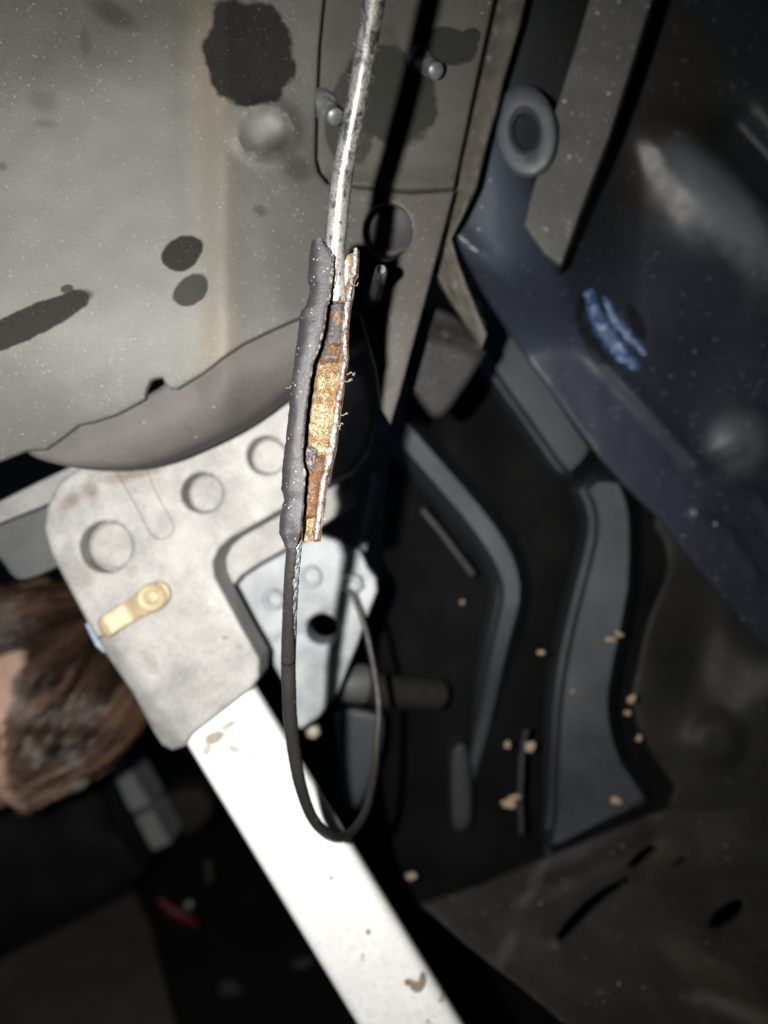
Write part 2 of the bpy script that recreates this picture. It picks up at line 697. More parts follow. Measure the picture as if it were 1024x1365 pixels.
def wingY(px, py):
    d = pdist(px, py, crease)
    Y = .372 + py * 3.0e-5 + max(0, px - 800) * 3e-5 - .064 * sm(860, 660, px) * sm(480, 330, py)
    Y -= .0030 * math.exp(-(d / 10) ** 2)
    Y -= .009 * math.exp(-(pdist(px, py, bulge) / 52) ** 2)
    Y -= .006 * math.exp(-(math.hypot(px - 995, py - 590) / 40) ** 2)
    Y -= .004 * math.exp(-(pdist(px, py, [(938, 622), (985, 600)]) / 7) ** 2)
    Y -= .005 * math.exp(-(math.hypot(px - 868, py - 175) / 34) ** 2)
    Y += .012 * math.exp(-(pdist(px, py, [(980, 170), (1060, 260)]) / 26) ** 2)
    Y += .010 * sm(0, 60, 790 - px + (py - 600) * .8) * sm(430, 520, py)
    Y -= .003 * math.exp(-(pdist(px, py, [(930, 685), (975, 710), (1010, 770)]) / 6) ** 2)
    Y += .0022 * nz(px / 110, py / 110, 2) + .0002 * nz(px / 25, py / 25, 5)
    return Y


wg_base = P(900, 700, .4)


def SW(px, py, a, b, ang, k):
    return S(px, py, a, b, ang, k, wingY)


def TW(c, px, py, a, b, ang, k):
    Y = wingY(px, py)
    return (c, P(px, py, Y), a * Y / F, b * Y / F, R(-ang), k)


wing = thing('wing_panel', 'blue black speckled sheet metal panel filling the upper right', 'panel', wg_base)
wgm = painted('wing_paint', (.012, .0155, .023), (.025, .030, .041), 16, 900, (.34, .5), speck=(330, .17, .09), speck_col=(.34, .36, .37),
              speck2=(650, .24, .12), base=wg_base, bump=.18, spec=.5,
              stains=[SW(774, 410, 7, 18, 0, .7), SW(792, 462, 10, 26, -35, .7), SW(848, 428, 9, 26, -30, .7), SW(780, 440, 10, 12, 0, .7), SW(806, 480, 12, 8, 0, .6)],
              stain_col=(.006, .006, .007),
              tints=[TW((.050, .053, .053), 735, 90, 70, 140, 20, .9), TW((.030, .026, .020), 860, 130, 110, 150, 0, .85), TW((.052, .062, .086), 690, 320, 60, 150, -35, .95),  # brown tint stands for a shadow, the blue one for sheen
                     TW((.13, .15, .165), 970, 270, 100, 36, 45, .95), TW((.075, .085, .09), 990, 590, 36, 40, 0, .9), TW((.02, .021, .02), 980, 120, 80, 120, 0, .6),  # pale tint on the bulge is its glare, put into the colour
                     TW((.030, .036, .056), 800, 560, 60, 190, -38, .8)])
wo = [(640, -60), (1090, -60), (1090, 925), (1010, 850), (930, 760), (886, 700), (840, 655), (800, 612), (748, 540), (690, 460), (645, 392), (596, 300), (620, 180)]
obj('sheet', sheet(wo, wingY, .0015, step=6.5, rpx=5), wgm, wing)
# seam sealer bead, its blue daylight reflection painted into the colour
n = NT('sealer_glint')
f = n.noise(700, 6, .8)
n.bump(f, .6, .0006)
blm = n.out(n.mix(n.ramp(f, .45, .66), (.02, .045, .12), (.27, .43, .74)), n.ramp(f, .3, .7, .08, .22), .1, 1.0)
bp = spline([P(x, y, wingY(x, y) - .0035) for x, y in ((784, 388), (796, 420), (812, 448), (832, 474), (852, 492))], 10)
k = len(bp)
obj('sealer_bead', tube(bp, [.0016 + .0026 * math.sin(math.pi * min(1, (i + 3) / (k + 2))) for i in range(k)], 18, wob=.0016, wobs=420, squash=.6), blm, wing)
bp = spline([P(x, y, wingY(x, y) - .003) for x, y in ((806, 396), (822, 428), (842, 452), (860, 472))], 10)
obj('sealer_bead', tube(bp, [.0012 + .0018 * math.sin(math.pi * i / (len(bp) - 1)) for i in range(len(bp))], 14, wob=.0008, wobs=500, squash=.6), blm, wing)

# hanging grey strip with a dark return edge
spm = painted('strip_coat', (.055, .056, .052), (.098, .098, .09), 50, 1100, (.55, .75), speck=(330, .28, .3), speck_col=(.28, .28, .25), bump=.5, speck2=(700, .3, .25))


def spY(px, py):
    return .308 + .00003 * py + .0005 * nz(px / 30, py / 30) - .0012 * math.exp(-(pdist(px, py, [(800, 165), (790, 190), (782, 215)]) / 6) ** 2)


strip_t = thing('angle_strip', 'speckled grey metal strip with slanted lower end before the blue panel', 'strip', P(747, 354, .33))
obj('face', sheet([(806, -60), (893, -60), (869, 0), (846, 75), (812, 182), (780, 265), (748, 354), (726, 338), (699, 300), (708, 262), (719, 226), (741, 146), (770, 55), (786, 0)], spY, .002, step=9, rpx=3), spm, strip_t)
edm = plain('strip_edge', (.006, .006, .008), .35, 0, .3, 200, .1)
obj('return_edge', sheet([(894, -60), (898, -60), (873, 0), (849.5, 77), (815, 183.5), (782.5, 267), (750, 355), (748.6, 354), (780.6, 265.6), (812.6, 182.6), (846.6, 75.6), (869.6, 0.6)],
                         lambda x, y: spY(x, y) + .0022, .012, step=9), edm, strip_t)

# grommet ring
rgm = painted('ring_coat', (.042, .049, .054), (.08, .09, .096), 60, 700, (.4, .6), speck=None, bump=.2)
rc = P(701, 176, .310)
bm = disc_stack((0, 0, 0), (0, 0, 1), [(.0052, 0), (.0115, 0), (.0125, .001), (.0115, .0028), (.0095, .0036), (.0068, .0030), (.0056, .001), (.0052, 0)], 40)
bmesh.ops.delete(bm, geom=[f for f in bm.faces if len(f.verts) > 4], context='FACES_ONLY')
rot = Vector((-.35, -1, -.25)).normalized().to_track_quat('Z', 'Y').to_matrix()
for v in bm.verts:
    q = rot @ Vector((v.co.x, v.co.y, v.co.z))
    v.co = Vector((q.x * 1.0, q.y, q.z * 1.42)) + rc
    a_ = v.co - rc
    v.co = rc + Vector((a_.x * .98 + a_.z * -.12, a_.y, a_.z))
tag(obj('grommet', bm, rgm, None, base=rc), 'pale grey oval ring grommet left of the speckled strip', 'grommet')

# ================================================================== right side: ribbed pressing behind
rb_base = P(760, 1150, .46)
ribbed = thing('ribbed_panel', 'pressed panel with two bent grey ribs and shade-blackened backing at centre right', 'panel', rb_base)
bkm = painted('valley_shade', (.0016, .0017, .0019), (.0042, .0042, .0045), 30, 500, (.6, .8), speck=(300, .14, .03), speck_col=(.04, .035, .03), bump=.3, spec=.1)  # near black stands for the deep shade between the ribs


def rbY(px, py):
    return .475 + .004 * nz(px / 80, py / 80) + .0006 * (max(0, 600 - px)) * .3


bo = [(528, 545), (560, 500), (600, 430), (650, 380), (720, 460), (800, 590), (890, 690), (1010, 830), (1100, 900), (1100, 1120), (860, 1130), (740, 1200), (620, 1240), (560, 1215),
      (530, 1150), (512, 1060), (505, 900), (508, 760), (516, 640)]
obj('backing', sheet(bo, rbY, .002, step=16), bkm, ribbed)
rim_ = painted('rib_paint', (.029, .034, .041), (.066, .073, .082), 20, 500, (.5, .75), speck=(330, .16, .05), speck_col=(.16, .135, .105), bump=.4, sand=.35, fine_amp=.25)
trm = painted('thin_rib_coat', (.018, .019, .021), (.03, .031, .034), 40, 500, speck=None)
rA = strip([(516, 548), (531, 569), (578, 623), (629, 682), (662, 728), (679, 765), (682, 800), (670, 850), (657, 908), (644, 969), (630, 1025), (620, 1060)],
           [34, 36, 36, 36, 36, 35, 34, 33, 32, 31, 29, 26])
obj('rib', sheet(smooth_loop(rA, 2), lambda x, y: .41 + .062 * sm(800, 1060, y) + .0008 * nz(x / 40, y / 40), .02, step=7, rpx=24, rk=-.085), rim_, ribbed)
obj('rib_foot', sheet(smooth_loop([(602, 1000), (622, 992), (630, 1050), (627, 1102), (604, 1105), (600, 1050)], 3), lambda x, y: .455, .02, step=8, rpx=8), trm, ribbed)


def rBY(px, py):
    return .402 + .0009 * nz(px / 60, py / 60) + .03 * sm(900, 1150, py)


rB1 = strip([(640, 400), (660, 440), (684, 486), (719, 537), (748, 580), (771, 612), (790, 628)], [30, 42, 46, 45, 44, 43, 30])
obj('rib', sheet(smooth_loop(rB1, 2), lambda x, y: rBY(x, y) + .012, .02, step=7, rpx=24, rk=-.08), rim_, ribbed)
rB2 = [(775, 640), (790, 626), (806, 618), (824, 622), (838, 640), (848, 668), (852, 705), (850, 787), (833, 873), (824, 925), (825, 960), (838, 1005), (868, 1050), (862, 1085), (800, 1118),
       (728, 1158), (730, 1080), (735, 960), (746, 873), (766, 787), (784, 715), (782, 680), (770, 655)]
rB2 = [(x + (11 if x > interp([(600, 812), (870, 790), (1160, 795)], y) else -11), y) for x, y in rB2]
obj('rib', sheet(smooth_loop(rB2, 2), rBY, .02, step=7, rpx=25, rk=-.09), rim_, ribbed)
lightbar = strip([(562, 678), (590, 712), (632, 768)], 5)
obj('thin_rib', sheet(lightbar, lambda x, y: .44, .01, step=6, rpx=4), trm, ribbed)
obj('thin_rib', tube(spline([P(x, y, .43) for x, y in ((702, 972), (696, 1010), (694, 1060), (695, 1110))], 6), .0017, 10, wob=.0008, wobs=200), trm, ribbed)
mud = painted('dried_mud', (.26, .18, .115), (.50, .38, .27), 700, 1500, (.8, .95), speck=None, bump=.6)
crumbs = [(721, 870, 7, .39), (814, 853, 6.5, .398), (826, 846, 5.5, .398), (764, 921, 4.5, .40), (842, 932, 9, .405), (838, 950, 8, .405),
          (852, 984, 5, .408), (677, 993, 7, .43), (706, 997, 7, .43), (679, 1071, 10, .43), (690, 1062, 6, .43), (820, 1068, 8, .42),
          (617, 803, 5, .45)]
for i, (x, y, r, Y) in enumerate(crumbs):
    obj('mud_crumb', crumb(P(x, y, Y - .001), r * Y / F * .85, i + 3, (random.uniform(.6, 1.3), .45, random.uniform(.5, 1.2))), mud, ribbed)

# side sheet right of the ribs
sdm = painted('side_coat', (.010, .0105, .0095), (.022, .0215, .018), 18, 600, (.5, .75), speck=(230, .16, .06), speck_col=(.18, .17, .14), bump=.4)


def sdY(px, py):
    Y = .425 + .00004 * (py - 700) + .003 * nz(px / 60, py / 60, 4)
    Y += .02 * math.exp(-(math.hypot((px - 940) / 60, (py - 860) / 90)) ** 2)
    Y -= .008 * math.exp(-(math.hypot(px - 955, py - 985) / 34) ** 4)
    Y -= .01 * math.exp(-(math.hypot((px - 1015) / 40, (py - 800) / 60)) ** 4)
    return Y


sd = [(872, 690), (883, 722), (890, 756), (880, 790), (866, 821), (856, 860), (849, 895), (842, 925), (849, 969), (875, 1016), (899, 1051), (905, 1090), (1100, 1090), (1100, 700), (960, 680)]
tag(obj('side_sheet', sheet(smooth_loop(sd, 2), sdY, .002, step=9, rpx=7), sdm, None, base=P(900, 1090, .44)),
    'nearly black dirty sheet with a thin pale wavy left edge at right', 'panel')

# lower right floor pan with slots


def pnY(px, py):
    Y = interp([(1060, .445), (1150, .425), (1400, .345)], py)
    d = pdist(px, py, [(700, 1192), (760, 1168), (860, 1112)])
    Y -= .004 * math.exp(-(d / 8) ** 2)
    Y -= .003 * math.exp(-(pdist(px, py, [(742, 1252), (782, 1208), (838, 1172)]) / 9) ** 2)
    Y -= .0035 * math.exp(-(pdist(px, py, [(930, 1318), (975, 1330), (1024, 1352)]) / 14) ** 2)
    Y += .0022 * nz(px / 70, py / 70, 9) + .0006 * nz(px / 22, py / 22)
    return Y


pn_base = P(800, 1365, .35)


def SP(px, py, a, b, ang, k):
    return S(px, py, a, b, ang, k, pnY)


pnm = painted('floor_pan_coat', (.009, .0089, .0075), (.0215, .0205, .017), 22, 700, (.5, .8), speck=(260, .2, .10), speck_col=(.2, .2, .16), speck2=(500, .22, .08), bump=.6,
              stains=[SP(640, 1215, 60, 18, -25, .5), SP(880, 1180, 60, 40, -20, .4)], base=pn_base, stain_col=(.018, .018, .016),
              tints=[(x[0], *x[1:]) for x in [((.06, .056, .05), P(712, 1180, pnY(712, 1180)), .012, .0022, R(35), .8), ((.05, .047, .045), P(675, 1265, pnY(675, 1265)), .008, .0025, R(38), .8),
                                              ((.045, .041, .028), P(985, 1335, pnY(985, 1335)), .03, .006, R(-25), .8), ((.035, .024, .016), P(878, 1140, pnY(878, 1140)), .014, .007, R(20), .9)]])
slit = [(741, 1248), (757, 1225), (779, 1202), (806, 1183), (835, 1169), (840, 1176), (814, 1193), (790, 1214), (769, 1237), (750, 1255)]
slot = [(836, 1153), (850, 1138), (867, 1126), (876, 1130), (860, 1146), (846, 1158)]
slot2 = [(897, 1153), (905, 1146), (914, 1141), (913, 1147), (903, 1154)]
pan = thing('floor_pan', 'dirty black metal floor pan with slots and an oval hole at lower right', 'panel', pn_base)
obj('sheet', sheet([(560, 1205), (619, 1258), (688, 1311), (753, 1365), (800, 1408), (1090, 1410), (1090, 1062), (1000, 1070), (900, 1072), (857, 1090), (800, 1112), (735, 1140), (640, 1180)],
                   pnY, .0018, holes=[slit, slot, slot2, ell(969, 1219, 28, 12, -38)], step=9, rpx=3), pnm, pan)

# ================================================================== cast bracket with the white bar
br_base = P(250, 1000, .315)
bracket = thing('cast_bracket', 'pale cast metal bracket with round bosses holding a bright white bar', 'bracket', br_base)
alm = painted('cast_metal', (.19, .187, .18), (.44, .43, .412), 45, 700, (.5, .7), speck=(300, .22, .06), speck_col=(.2, .18, .15), bump=.5, metal=.1, spec=.3, fine_amp=.4,
              base=br_base, stain_col=(.14, .11, .08), stains=[S(x, y, a, b, g, k, lambda px, py: .312) for x, y, a, b, g, k in
                                                           ((92, 668, 16, 9, -35, .65), (120, 652, 10, 12, -20, .6), (175, 632, 40, 8, -12, .65), (300, 850, 4, 3, 0, .6), (318, 862, 5, 3, 0, .5),
                                                            (176, 760, 8, 8, 0, .35), (110, 765, 16, 22, 20, .3), (200, 880, 20, 8, 55, .35), (232, 655, 22, 14, 0, .2), (282, 912, 30, 10, -30, .25))])


def brY(px, py):
    Y = .312
    # chamfered left flank of the socket
    e = [(168, 878), (200, 925), (234, 974)]
    d = pdist(px, py, [(150, 850)] + e + [(250, 995)])
    if px < interp([(850, 150), (878, 168), (925, 200), (974, 234), (1005, 252)], py) and py > 850:
        Y += min(.012, d * .00022)
    Y -= .0012 * sm(20, 0, pdist(px, py, [(150, 800), (330, 900)]) - 60) * 0
    Y += .0005 * nz(px / 60, py / 60, 1) + .00025 * nz(px / 16, py / 16, 6)
    # chipped shoulder
    Y += .0022 * math.exp(-(math.hypot((px - 90) / 24, (py - 672) / 16)) ** 2) * (1 + .6 * nz(px / 7, py / 7))
    return Y


cast = [(62, 678), (59, 705), (68, 737), (94, 787), (117, 830), (140, 870), (176, 922), (205, 976), (216, 993), (230, 1000), (246, 995), (258, 978), (336, 918), (346, 903), (347, 878), (324, 838),
        (297, 787), (287, 768), (285, 749), (293, 731), (309, 717), (375, 680), (430, 650), (470, 628), (490, 600), (500, 560), (490, 500), (440, 470), (380, 500), (300, 560), (200, 600), (110, 622), (80, 642)]
holes = [ell(142, 729, 34, 34), ell(269.5, 657, 27, 26), ell(355, 607, 25, 25)]
obj('casting', sheet(cast, brY, .022, holes=holes, step=8, rpx=6), alm, bracket)
ledge = [(470, 632), (376, 676), (308, 713), (288, 730), (280, 750), (284, 772), (296, 800), (308, 812), (306, 794), (311, 780), (322, 767), (340, 755), (375, 735), (440, 694), (478, 668)]
obj('inner_ledge', sheet(ledge, lambda x, y: .3405 + .0004 * nz(x / 20, y / 20), .008, step=7, rpx=3), alm, bracket)
# bosses recessed in the holes
for (x, y, r, dep, ox, oy) in ((142, 729, 34, .0100, 3, 3), (269.5, 657, 27, .0120, 3, 2), (355, 607, 25, .0120, 3, 2)):
    Yb = .312 + dep
    rr = r * .312 / F * 1.02
    bm = disc_stack(P(x, y, .312) + Vector((0, dep, 0)), (0, -1, 0), [(0, -.01), (rr * 1.05, -.01), (rr * 1.05, -.0015), (rr * .93, -.0015), (rr * .9, .0006), (rr * .84, .0014), (rr * .5, .0016), (0, .0017)], 36)
    for v in bm.verts:
        v.co.y += .0003 * noise.noise(v.co * 260)
    obj('boss', bm, alm, bracket)
rib = strip([(158, 600), (176, 634), (196, 672), (206, 692)], 16)
rib = [(143, 604), (160, 640), (182, 678), (196, 706), (204, 716), (214, 720), (226, 716), (233, 706), (230, 694), (220, 676), (204, 646), (186, 610)]
obj('raised_rib', sheet(smooth_loop(rib, 3), lambda x, y: brY(x, y) - .0011, .003, step=8, rpx=4), alm, bracket)
# brass coloured spring clip
bsm = painted('brass_plate', (.31, .245, .145), (.46, .375, .245), 120, 900, (.45, .65), speck=None, bump=.2, metal=.25)


def clY(px, py):
    t = ((px - 143) * .866 + (py - 834) * -.5) / 75.0
    return .3085 - .0022 * math.exp(-((t + .02) / .22) ** 2) + .0012 * math.exp(-((t - .45) / .16) ** 2)


clip = smooth_loop([(131, 825), (150, 812), (172, 798), (188, 786), (200, 778), (212, 775), (222, 780), (227, 791), (224, 803), (214, 812), (200, 818), (180, 828), (160, 840), (143, 850), (134, 840)], 3)
cl = obj('spring_clip', sheet(clip, clY, .0014, step=5, rpx=3), bsm, bracket)
cc = P(203, 796, .3078)
obj('rivet', disc_stack(cc, (0, -1, 0), [(0, -.001), (.0058, -.001), (.0058, .0008), (.0052, .0013), (.0046, .0011), (.0030, .0011), (.0026, .0017), (.0012, .0020), (0, .0021)], 28), bsm, cl)
blt = plain('clip_side', (.42, .50, .60), .3, .2, .15, 200, .1)  # blue daylight on the clip's left side, put into its colour
obj('clip_side', sheet([(113, 832), (124, 826), (144, 858), (139, 871), (128, 862)], lambda x, y: .317, .012, step=6, rpx=3), blt, cl)
# the flat white bar
n = NT('white_bar')
f1 = n.noise(45, 6, .6)
f2 = n.noise(420, 6, .7)
c0 = n.mix(n.ramp(f1, .35, .7), (.88, .89, .87), (.95, .95, .93))
xyz = n.sep()
wob = n.math('MULTIPLY', n.math('SUBTRACT', n.noise(240, 5, .65), .5), 1.1)
m = None
for (x, y, a, b, ang, k) in ((545, 1304, 6, 5, 0, .9), (556, 1310, 9, 7, 0, .9), (563, 1302, 5, 8, 0, .9), (442, 1169, 2.2, 2.2, 0, 1), (491, 1239, 3.2, 3.4, 0, 1), (484, 1272, 2, 6, 0, .5),
                             (285, 985, 16, 8, -30, .8), (304, 968, 12, 5, -30, .7), (312, 1000, 9, 5, 20, .65), (275, 1000, 6, 10, 20, .6), (330, 955, 10, 4, -30, .5), (335, 1010, 6, 4, 0, .5), (590, 1330, 6, 4, 0, .5), (300, 1005, 3, 3, 0, .5), (570, 1355, 3, 4, 0, .6), (575, 1362, 3, 4, 0, .7)):
    q = n.math('MULTIPLY', n.ellipse(xyz, P(x, y, .314) - br_base, a * .314 / F, b * .314 / F, R(-ang), wob, .15), k)
    m = q if m is None else n.math('MAXIMUM', m, q)
c1 = n.mix(m, c0, n.mix(n.ramp(f2, .4, .6), (.10, .075, .05), (.22, .15, .09)))
lowz = n.ramp(xyz[2], -.085, -.115)
c1 = n.mix(n.math('MULTIPLY', n.ramp(f2, .42, .68), n.math('ADD', .12, n.math('MULTIPLY', n.ramp(f1, .35, .6), .25))), c1, (.52, .54, .48))
n.bump(f2, .12, .0004)
wbm = n.out(c1, n.ramp(f1, .3, .7, .28, .45), 0.0, .5)
bm = bmesh.new()
a3, b3 = P(285, 935, .3222), P(600, 1450, .3165)
ax = (b3 - a3).normalized()
side = ax.cross(Vector((0, -1, 0))).normalized()
nrm = side.cross(ax).normalized()
if nrm.y > 0:
    nrm, side = -nrm, -side
hw, ht, rr = 59 * .314 / F, .0065, .0050
sec = []
for cx, cy, a0 in ((hw - rr, ht - rr, 0), (-hw + rr, ht - rr, 90), (-hw + rr, -ht + rr, 180), (hw - rr, -ht + rr, 270)):
    for k in range(7):
        th = R(a0 + 15 * k)
        sec.append((cx + rr * math.cos(th), cy + rr * math.sin(th)))
rings = []
for i in range(40):
    t = i / 39
    p = a3.lerp(b3, t)
    rings.append([bm.verts.new(p + side * x + nrm * (y + .00012 * nz(t * 20, x * 200))) for x, y in sec])
for r0, r1 in zip(rings, rings[1:]):
    for k in range(len(sec)):
        k2 = (k + 1) % len(sec)
        bm.faces.new((r0[k], r0[k2], r1[k2], r1[k]))
bm.faces.new(rings[0])
bm.faces.new(rings[-1][::-1])
obj('flat_bar', bm, wbm, bracket)

# angle plate behind the bracket at the left edge
agm = painted('angle_metal', (.15, .148, .14), (.27, .265, .245), 60, 900, (.4, .6), speck=None, bump=.3, metal=.1)
ag2 = painted('angle_face_metal', (.075, .078, .076), (.115, .118, .114), 40, 700, (.4, .6), speck=(300, .2, .03), speck_col=(.3, .3, .28), bump=.2)
angle = thing('angle_plate', 'folded grey angle plate sticking out behind the cast bracket at left edge', 'plate', P(40, 770, .34))
obj('top_flange', sheet([(-50, 686), (0, 668), (50, 643), (94, 622), (150, 615), (150, 628), (58, 674), (0, 697), (-50, 716)], lambda x, y: .325 + (y - 690) * -1e-4, .003, step=9, rpx=3), alm, angle)
obj('face', sheet(smooth_loop([(-50, 718), (0, 698), (60, 675), (120, 690), (110, 740), (74, 757), (50, 768), (26, 773), (12, 762), (0, 745), (-50, 700)], 2), lambda x, y: .338, .004, step=9, rpx=4), ag2, angle)

# ================================================================== second casting behind
rr_base = P(420, 960, .36)
rear = thing('rear_casting', 'small pale casting with ring bosses seen behind the cable loop', 'bracket', rr_base)
rem = painted('rear_cast_metal', (.22, .24, .255), (.44, .465, .48), 45, 500, (.5, .7), speck=(250, .2, .05), speck_col=(.25, .25, .25), bump=.3, metal=.1)


def reY(px, py):
    Y = .362 + .0008 * nz(px / 40, py / 40)
    Y += .0020 * math.exp(-(pdist(px, py, [(345, 866), (400, 838), (440, 813)]) / 4.0) ** 2)
    Y += .006 * sm(0, 30, py - 870) * sm(10, 40, px - 395) * .5
    return Y


ro = [(304, 790), (312, 772), (345, 752), (371, 738), (424, 712), (462, 724), (480, 732), (491, 757), (502, 771), (503, 788), (489, 824), (477, 859), (462, 895), (450, 926), (424, 957), (401, 972), (388, 962), (378, 910), (351, 862), (325, 825)]
obj('casting', sheet(ro, reY, .02, holes=[ell(430, 838, 21, 20)], step=8, rpx=5), rem, rear)
for x, y, r in ((366, 798, 14), (415, 768, 15)):
    q = r * .36 / F
    bm = disc_stack(P(x, y, .3615), (0, -1, 0), [(0, -.002), (q, -.002), (q, .0035), (q * .85, .0045), (q * .62, .0042), (q * .55, .0005), (0, .0004)], 28)
    obj('ring_boss', bm, rem, rear)
q = 15 * .36 / F
bm = disc_stack(P(469, 777, .3612), (.1, -1, 0), [(0, -.002), (q, -.002), (q, .006), (q * .8, .0075), (q * .5, .0075), (q * .45, .011), (0, .0115)], 6)
obj('nut', bm, rem, rear, sharp=20)
obj('fin', sheet([(497, 632), (506, 630), (513, 640), (510, 660), (500, 700), (488, 735), (478, 732), (486, 690), (494, 655)], lambda x, y: .372, .01, step=6, rpx=3),
    painted('fin_metal', (.14, .155, .17), (.22, .24, .26), 45, 500, speck=None), rear)

# lever and dim plates behind the loop
lvm = painted('lever_coat', (.015, .015, .0148), (.028, .0275, .026), 40, 500, (.5, .7), speck=None, bump=.3)
lever = thing('rear_lever', 'dark grey round lever lying crosswise behind the cable loop', 'lever', P(500, 940, .42))
lp = spline([P(405, 912, .40), P(470, 912, .405), P(530, 922, .425), P(575, 925, .44), P(592, 926, .445)], 8)
obj('arm', tube(lp, [.0088] * (len(lp) - 5) + [.0085, .008, .007, .005, .003], 22, wob=.0006, wobs=150), lvm, lever)
obj('collar', tube([P(452, 909, .403), P(456, 909.3, .403), P(486, 912, .407), P(490, 912, .407)], [.0085, .0102, .0102, .0085], 24), painted('collar_metal', (.05, .053, .05), (.10, .105, .10), 80, 700, speck=None), lever)
dpm = painted('dim_plate_coat', (.026, .028, .032), (.04, .042, .047), 40, 500, (.4, .6), speck=None)
tag(obj('guide_plate', sheet(smooth_loop([(452, 945), (500, 950), (512, 960), (508, 1000), (492, 1050), (476, 1078), (462, 1078), (455, 1040), (450, 990)], 3), lambda x, y: .43, .006, step=9, rpx=7), dpm, None, base=P(470, 1078, .43)),
    'dim blue grey rounded plate inside the cable loop', 'plate')
hdm = plain('bolt_zinc', (.45, .40, .30), .35, .4)
tag(obj('small_bolt', disc_stack(P(417, 974, .40), (.2, -1, 0), [(0, -.004), (.0032, -.004), (.0042, .0), (.0042, .002), (.003, .0035), (0, .004)], 6), hdm, None, base=P(417, 974, .40)),
    'small pale bolt head at the lower tip of the rear casting', 'bolt')

# ================================================================== the broken release cable
cb_base = P(453, 1117, .27)
cable = thing('release_cable', 'frayed release cable with a split rusty crimp sleeve, looping at the bottom', 'cable', cb_base)
# upper part: worn silver sheath
n = NT('worn_sheath')
sc3 = n.scaled((1, 1, .45))
f1 = n.noise(420, 8, .75, .6, sc3)
f2 = n.noise(1800, 4, .7)
xyz = n.sep()
grow = n.ramp(xyz[2], .155, .215)          # more of the black skin is left higher up
thr = n.math('ADD', f1, n.math('MULTIPLY', n.math('SUBTRACT', f2, .5), .35))
thr = n.math('ADD', thr, n.math('MULTIPLY', grow, .05))
skin = n.ramp(thr, .55, .62)
skin2 = n.math('MULTIPLY', skin, n.ramp(f2, .36, .50))
c = n.mix(skin2, n.mix(grow, n.mix(n.ramp(f2, .35, .65), (.22, .22, .215), (.46, .46, .45)), n.mix(n.ramp(f2, .35, .65), (.07, .068, .062), (.24, .23, .21))), (.022, .020, .018))
n.bump(n.math('ADD', f1, f2), .35, .0003)
shm = n.out(c, .38, .25, .6)
n.b.inputs['Coat Weight'].default_value = 1.0
n.b.inputs['Coat Roughness'].default_value = .27
up = spline([P(x, y, Y) for x, y, Y in ((516, -110, .174), (509, -60, .177), (499, 0, .1805), (482, 103, .1865), (469, 171, .1915), (456, 239, .1965), (449, 308, .2005), (446, 345, .2025), (447, 372, .2045), (449, 402, .2055))], 14)
obj('worn_sheath', tube(up, [13.6 * .2 / F] * len(up), 28, wob=.00004, wobs=900), shm, cable)


def cz(y):
    return interp([(320, .2015), (400, .2035), (560, .207), (730, .212)], y)


XL = [(326, 415), (345, 412), (374, 410), (383, 413), (396, 412), (409, 408), (417, 401), (446, 396.6), (485, 392), (520, 387), (559, 384), (594, 380), (627, 376), (650, 375), (666, 379), (676, 376), (691, 373), (711, 372), (720, 377), (730, 380)]
XS = [(326, 430), (333, 433), (343, 440), (350, 445), (364, 444.5), (392, 441.5), (413, 437), (444, 432), (472, 424), (492, 417), (511, 414.5), (549, 409), (588, 405), (615, 404), (633, 408), (672, 405), (695, 402.5), (717, 399.6), (730, 395)]
XR = [(330, 478), (342, 478), (372, 477), (379, 473), (415, 467.5), (441, 464.5), (466, 464), (484, 465), (497, 462), (525, 458.5), (574, 451), (603, 448), (627, 441.5), (644, 436), (672, 433), (695, 430), (722, 426), (730, 425)]
skm = painted('sleeve_coat', (.014, .0125, .0145), (.030, .027, .030), 160, 2200, (.42, .6), speck=(1900, .40, .10), speck_col=(.36, .34, .32), speck2=(900, .26, .04), bump=.45, spec=.6, sand=.10)
ferr = None


def loft(rows, closed_section=True, mat=None, name='', parent=None, cap=True):
    bm = bmesh.new()
    rr_ = [[bm.verts.new(p) for p in r] for r in rows]
    m_ = len(rr_[0])
    for r0, r1 in zip(rr_, rr_[1:]):
        for k in range(m_ if closed_section else m_ - 1):
            bm.faces.new((r0[k], r0[(k + 1) % m_], r1[(k + 1) % m_], r1[k]))
    if cap and closed_section:
        bm.faces.new(rr_[0])
        bm.faces.new(rr_[-1][::-1])
    return obj(name, bm, mat, parent)


def thick_section(pts, th):
    """pts: list of (x, depth) along the outside; returns a closed loop with thickness th towards the left hand side"""
    v = [Vector(p) for p in pts]
    inner = []
    for i, p in enumerate(v):
        d = (v[min(i + 1, len(v) - 1)] - v[max(i - 1, 0)]).normalized()
        inner.append(p + Vector((-d.y, d.x)) * th)
    # rounded ends
    e0 = (v[0] + inner[0]) / 2 - (v[1] - v[0]).normalized() * th * .45
    e1 = (v[-1] + inner[-1]) / 2 + (v[-1] - v[-2]).normalized() * th * .45
    return v + [e1] + inner[::-1] + [e0]


def wx(px, Y):
    return (px - 512) * Y / F


